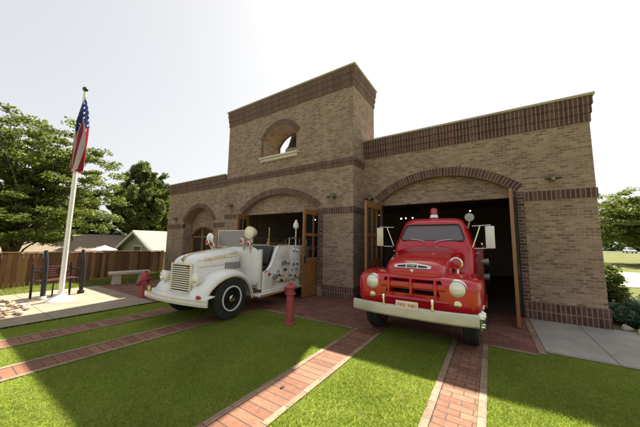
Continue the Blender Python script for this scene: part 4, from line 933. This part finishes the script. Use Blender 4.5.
T.append(tree('locust_tree', 12.4, 29, -.05, 7.3, 'spreading green tree on the mown field right of the station', 'layer', 'leaf_locust', 5, None, 5.6, 90, .10, 1.6))
def bush(name, label, cat, loc, sx, sy, sz, n, size, mat, seed, per=60):
    o = thing(name, label, cat, loc); g = np.random.default_rng(seed)
    d = g.normal(size=(n, 3)); d /= np.linalg.norm(d, axis=1)[:, None]; d[:, 2] = np.abs(d[:, 2]); d *= g.uniform(.55, 1, n)[:, None]
    c = d*np.array([sx, sy, sz]); v, f = leaves(c, g.uniform(.10, .22, n)*max(sx, .5)**.3, per, size, .9, .5, seed); v[:, 2] = np.maximum(v[:, 2], .01)
    raw_mesh('foliage', v, f, M[mat], o)
    st_ = MB()
    for k in range(8): q = c[k]; st_.tube([(q[0]*.1, q[1]*.1, 0), (q[0]*.6, q[1]*.6, q[2]*.6), tuple(q)], [.02,.012,.005], 5)
    st_.build('stem', M['bark'], o, smooth=True)
bush('bush', 'rounded leafy green bush behind the brick corner on the right', 'bush', (2.85, 3.9, 0), .45, .5, 1.2, 90, .045, 'leaf_bush', 51)
bush('juniper', 'low spreading blue green juniper in front, beside the right brick corner', 'shrub', (3.0, 1.0, 0), 1.0, .85, .42, 190, .035, 'leaf_juniper', 52, 90)
bush('juniper', 'low blue green juniper farther back along the side of the station', 'shrub', (4.3, 2.6, 0), 1.3, 1.2, .5, 190, .04, 'leaf_juniper', 53, 80)
# far tree line beyond the parking lot
tl = np.column_stack([rng.uniform(-20, 190, 420), rng.uniform(132, 150, 420), rng.uniform(0, 4.5, 420)*(.6+.4*np.sin(np.arange(420)*.7))])
v, f = leaves(tl, rng.uniform(1.6, 3, 420), 60, .6, .9, .6, 77)
tag(raw_mesh('tree_line', v, f, M['leaf_dark']), 'hazy far line of trees beyond the parked cars', 'trees', kind='stuff')

def parked_car(x, y, rz, mat, label):
    o = thing('parked_car', label, 'car', (x, y, 0), rz, 'cars parked beyond the field')
    rs = []
    for yy, hw, z1 in ((-2.2,.70,.62),(-2.1,.82,.75),(-1.2,.88,.88),(0,.9,.9),(1.5,.88,.92),(2.1,.82,.85),(2.2,.72,.7)): rs.append(sring(yy, hw, .28, z1, 5, 20))
    MB().rings(rs).build('body', M[mat], o, sub=1)
    MB().rings([zring(z, hw, a, b, 5, 20) for z, hw, a, b in ((.85,.80,-1.15,1.9),(1.15,.73,-.7,1.7),(1.40,.62,-.3,1.35),(1.45,.5,-.1,1.2))]).build('cabin', M['black'], o, sub=1)
    MB().rings([zring(z, hw, a, b, 5, 20) for z, hw, a, b in ((1.40,.64,-.32,1.38),(1.47,.5,-.15,1.2))]).build('roof', M[mat], o, sub=1)
    for sx in (-1, 1):
        for yy in (-1.35, 1.35): MB().lathe([(.001,-.1),(.2,-.1),(.31,-.09),(.32,0),(.31,.09),(.2,.1),(.001,.1)], (sx*.8, yy, .32), 'X', 18).build('wheel', M['tyre'], o, smooth=True)
for i, (x, c, lb) in enumerate([(17.5,'carpaint','silver car parked leftmost beyond the field at right'), (20.6,'carwhite','white car parked second from left beyond the field'), (23.7,'carblue','dark blue car parked in the middle of the far row'), (26.9,'carwhite','white car parked just right of the dark blue one far off'), (30.2,'carpaint','silver car parked rightmost in the far row')]):
    parked_car(x*1.75, 95+(i % 2)*.6, R(random.uniform(-4, 4)), c, lb)

# ------------------------------------------------------------------ camera, light, render settings
cam = bpy.data.cameras.new('camera'); co = bpy.data.objects.new('camera', cam); COL.objects.link(co); S.camera = co
yaw, pit, rol = R(33.179), R(6.276), R(.891)
fw = Vector((-math.sin(yaw)*math.cos(pit), math.cos(yaw)*math.cos(pit), math.sin(pit))); rt = Vector((math.cos(yaw), math.sin(yaw), 0)); up = rt.cross(fw)
c, s = math.cos(rol), math.sin(rol); r2 = c*rt+s*up; u2 = -s*rt+c*up
co.matrix_world = Matrix.Translation((0, -7.508, 1.6)) @ Matrix((r2, u2, -fw)).transposed().to_4x4()
cam.sensor_width = 36; cam.lens = 259.95/640*36; cam.clip_start = .05; cam.clip_end = 3000

sd = Vector((-.15, .82, 1)).normalized(); el = math.asin(sd.z); az = math.atan2(sd.x, sd.y)
sun = bpy.data.lights.new('sun', 'SUN'); sun.energy = 5; sun.angle = R(.53); sun.color = (1, .93, .80)
so = bpy.data.objects.new('sun', sun); COL.objects.link(so); so.rotation_euler = sd.to_track_quat('Z', 'Y').to_euler()
w = bpy.data.worlds.new('World'); S.world = w; w.use_nodes = True; nt = w.node_tree; bg = nt.nodes['Background']
sk = nt.nodes.new('ShaderNodeTexSky'); sk.sky_type = 'NISHITA'; sk.sun_disc = False; sk.sun_elevation = el; sk.sun_rotation = az; sk.dust_density = 2.5; sk.air_density = 1.0; sk.ozone_density = 1
hs = nt.nodes.new('ShaderNodeHueSaturation'); hs.inputs['Saturation'].default_value = .5; nt.links.new(sk.outputs[0], hs.inputs['Color'])
gm = nt.nodes.new('ShaderNodeGamma'); gm.inputs[1].default_value = .38; nt.links.new(hs.outputs[0], gm.inputs[0])   # thin even haze veil: flattens the glare round the sun
nt.links.new(mixc(nt, 1, gm.outputs[0], (1.09, 1.08, 1.055), 'MULTIPLY'), bg.inputs[0]); bg.inputs[1].default_value = .15
S.view_settings.view_transform = 'Standard'; S.view_settings.look = 'None'; S.view_settings.gamma = 1; S.view_settings.exposure = 1.62; S.view_settings.use_curve_mapping = False
S.cycles.use_denoising = True; S.cycles.max_bounces = 8; S.cycles.sample_clamp_indirect = 6; S.cycles.transparent_max_bounces = 12
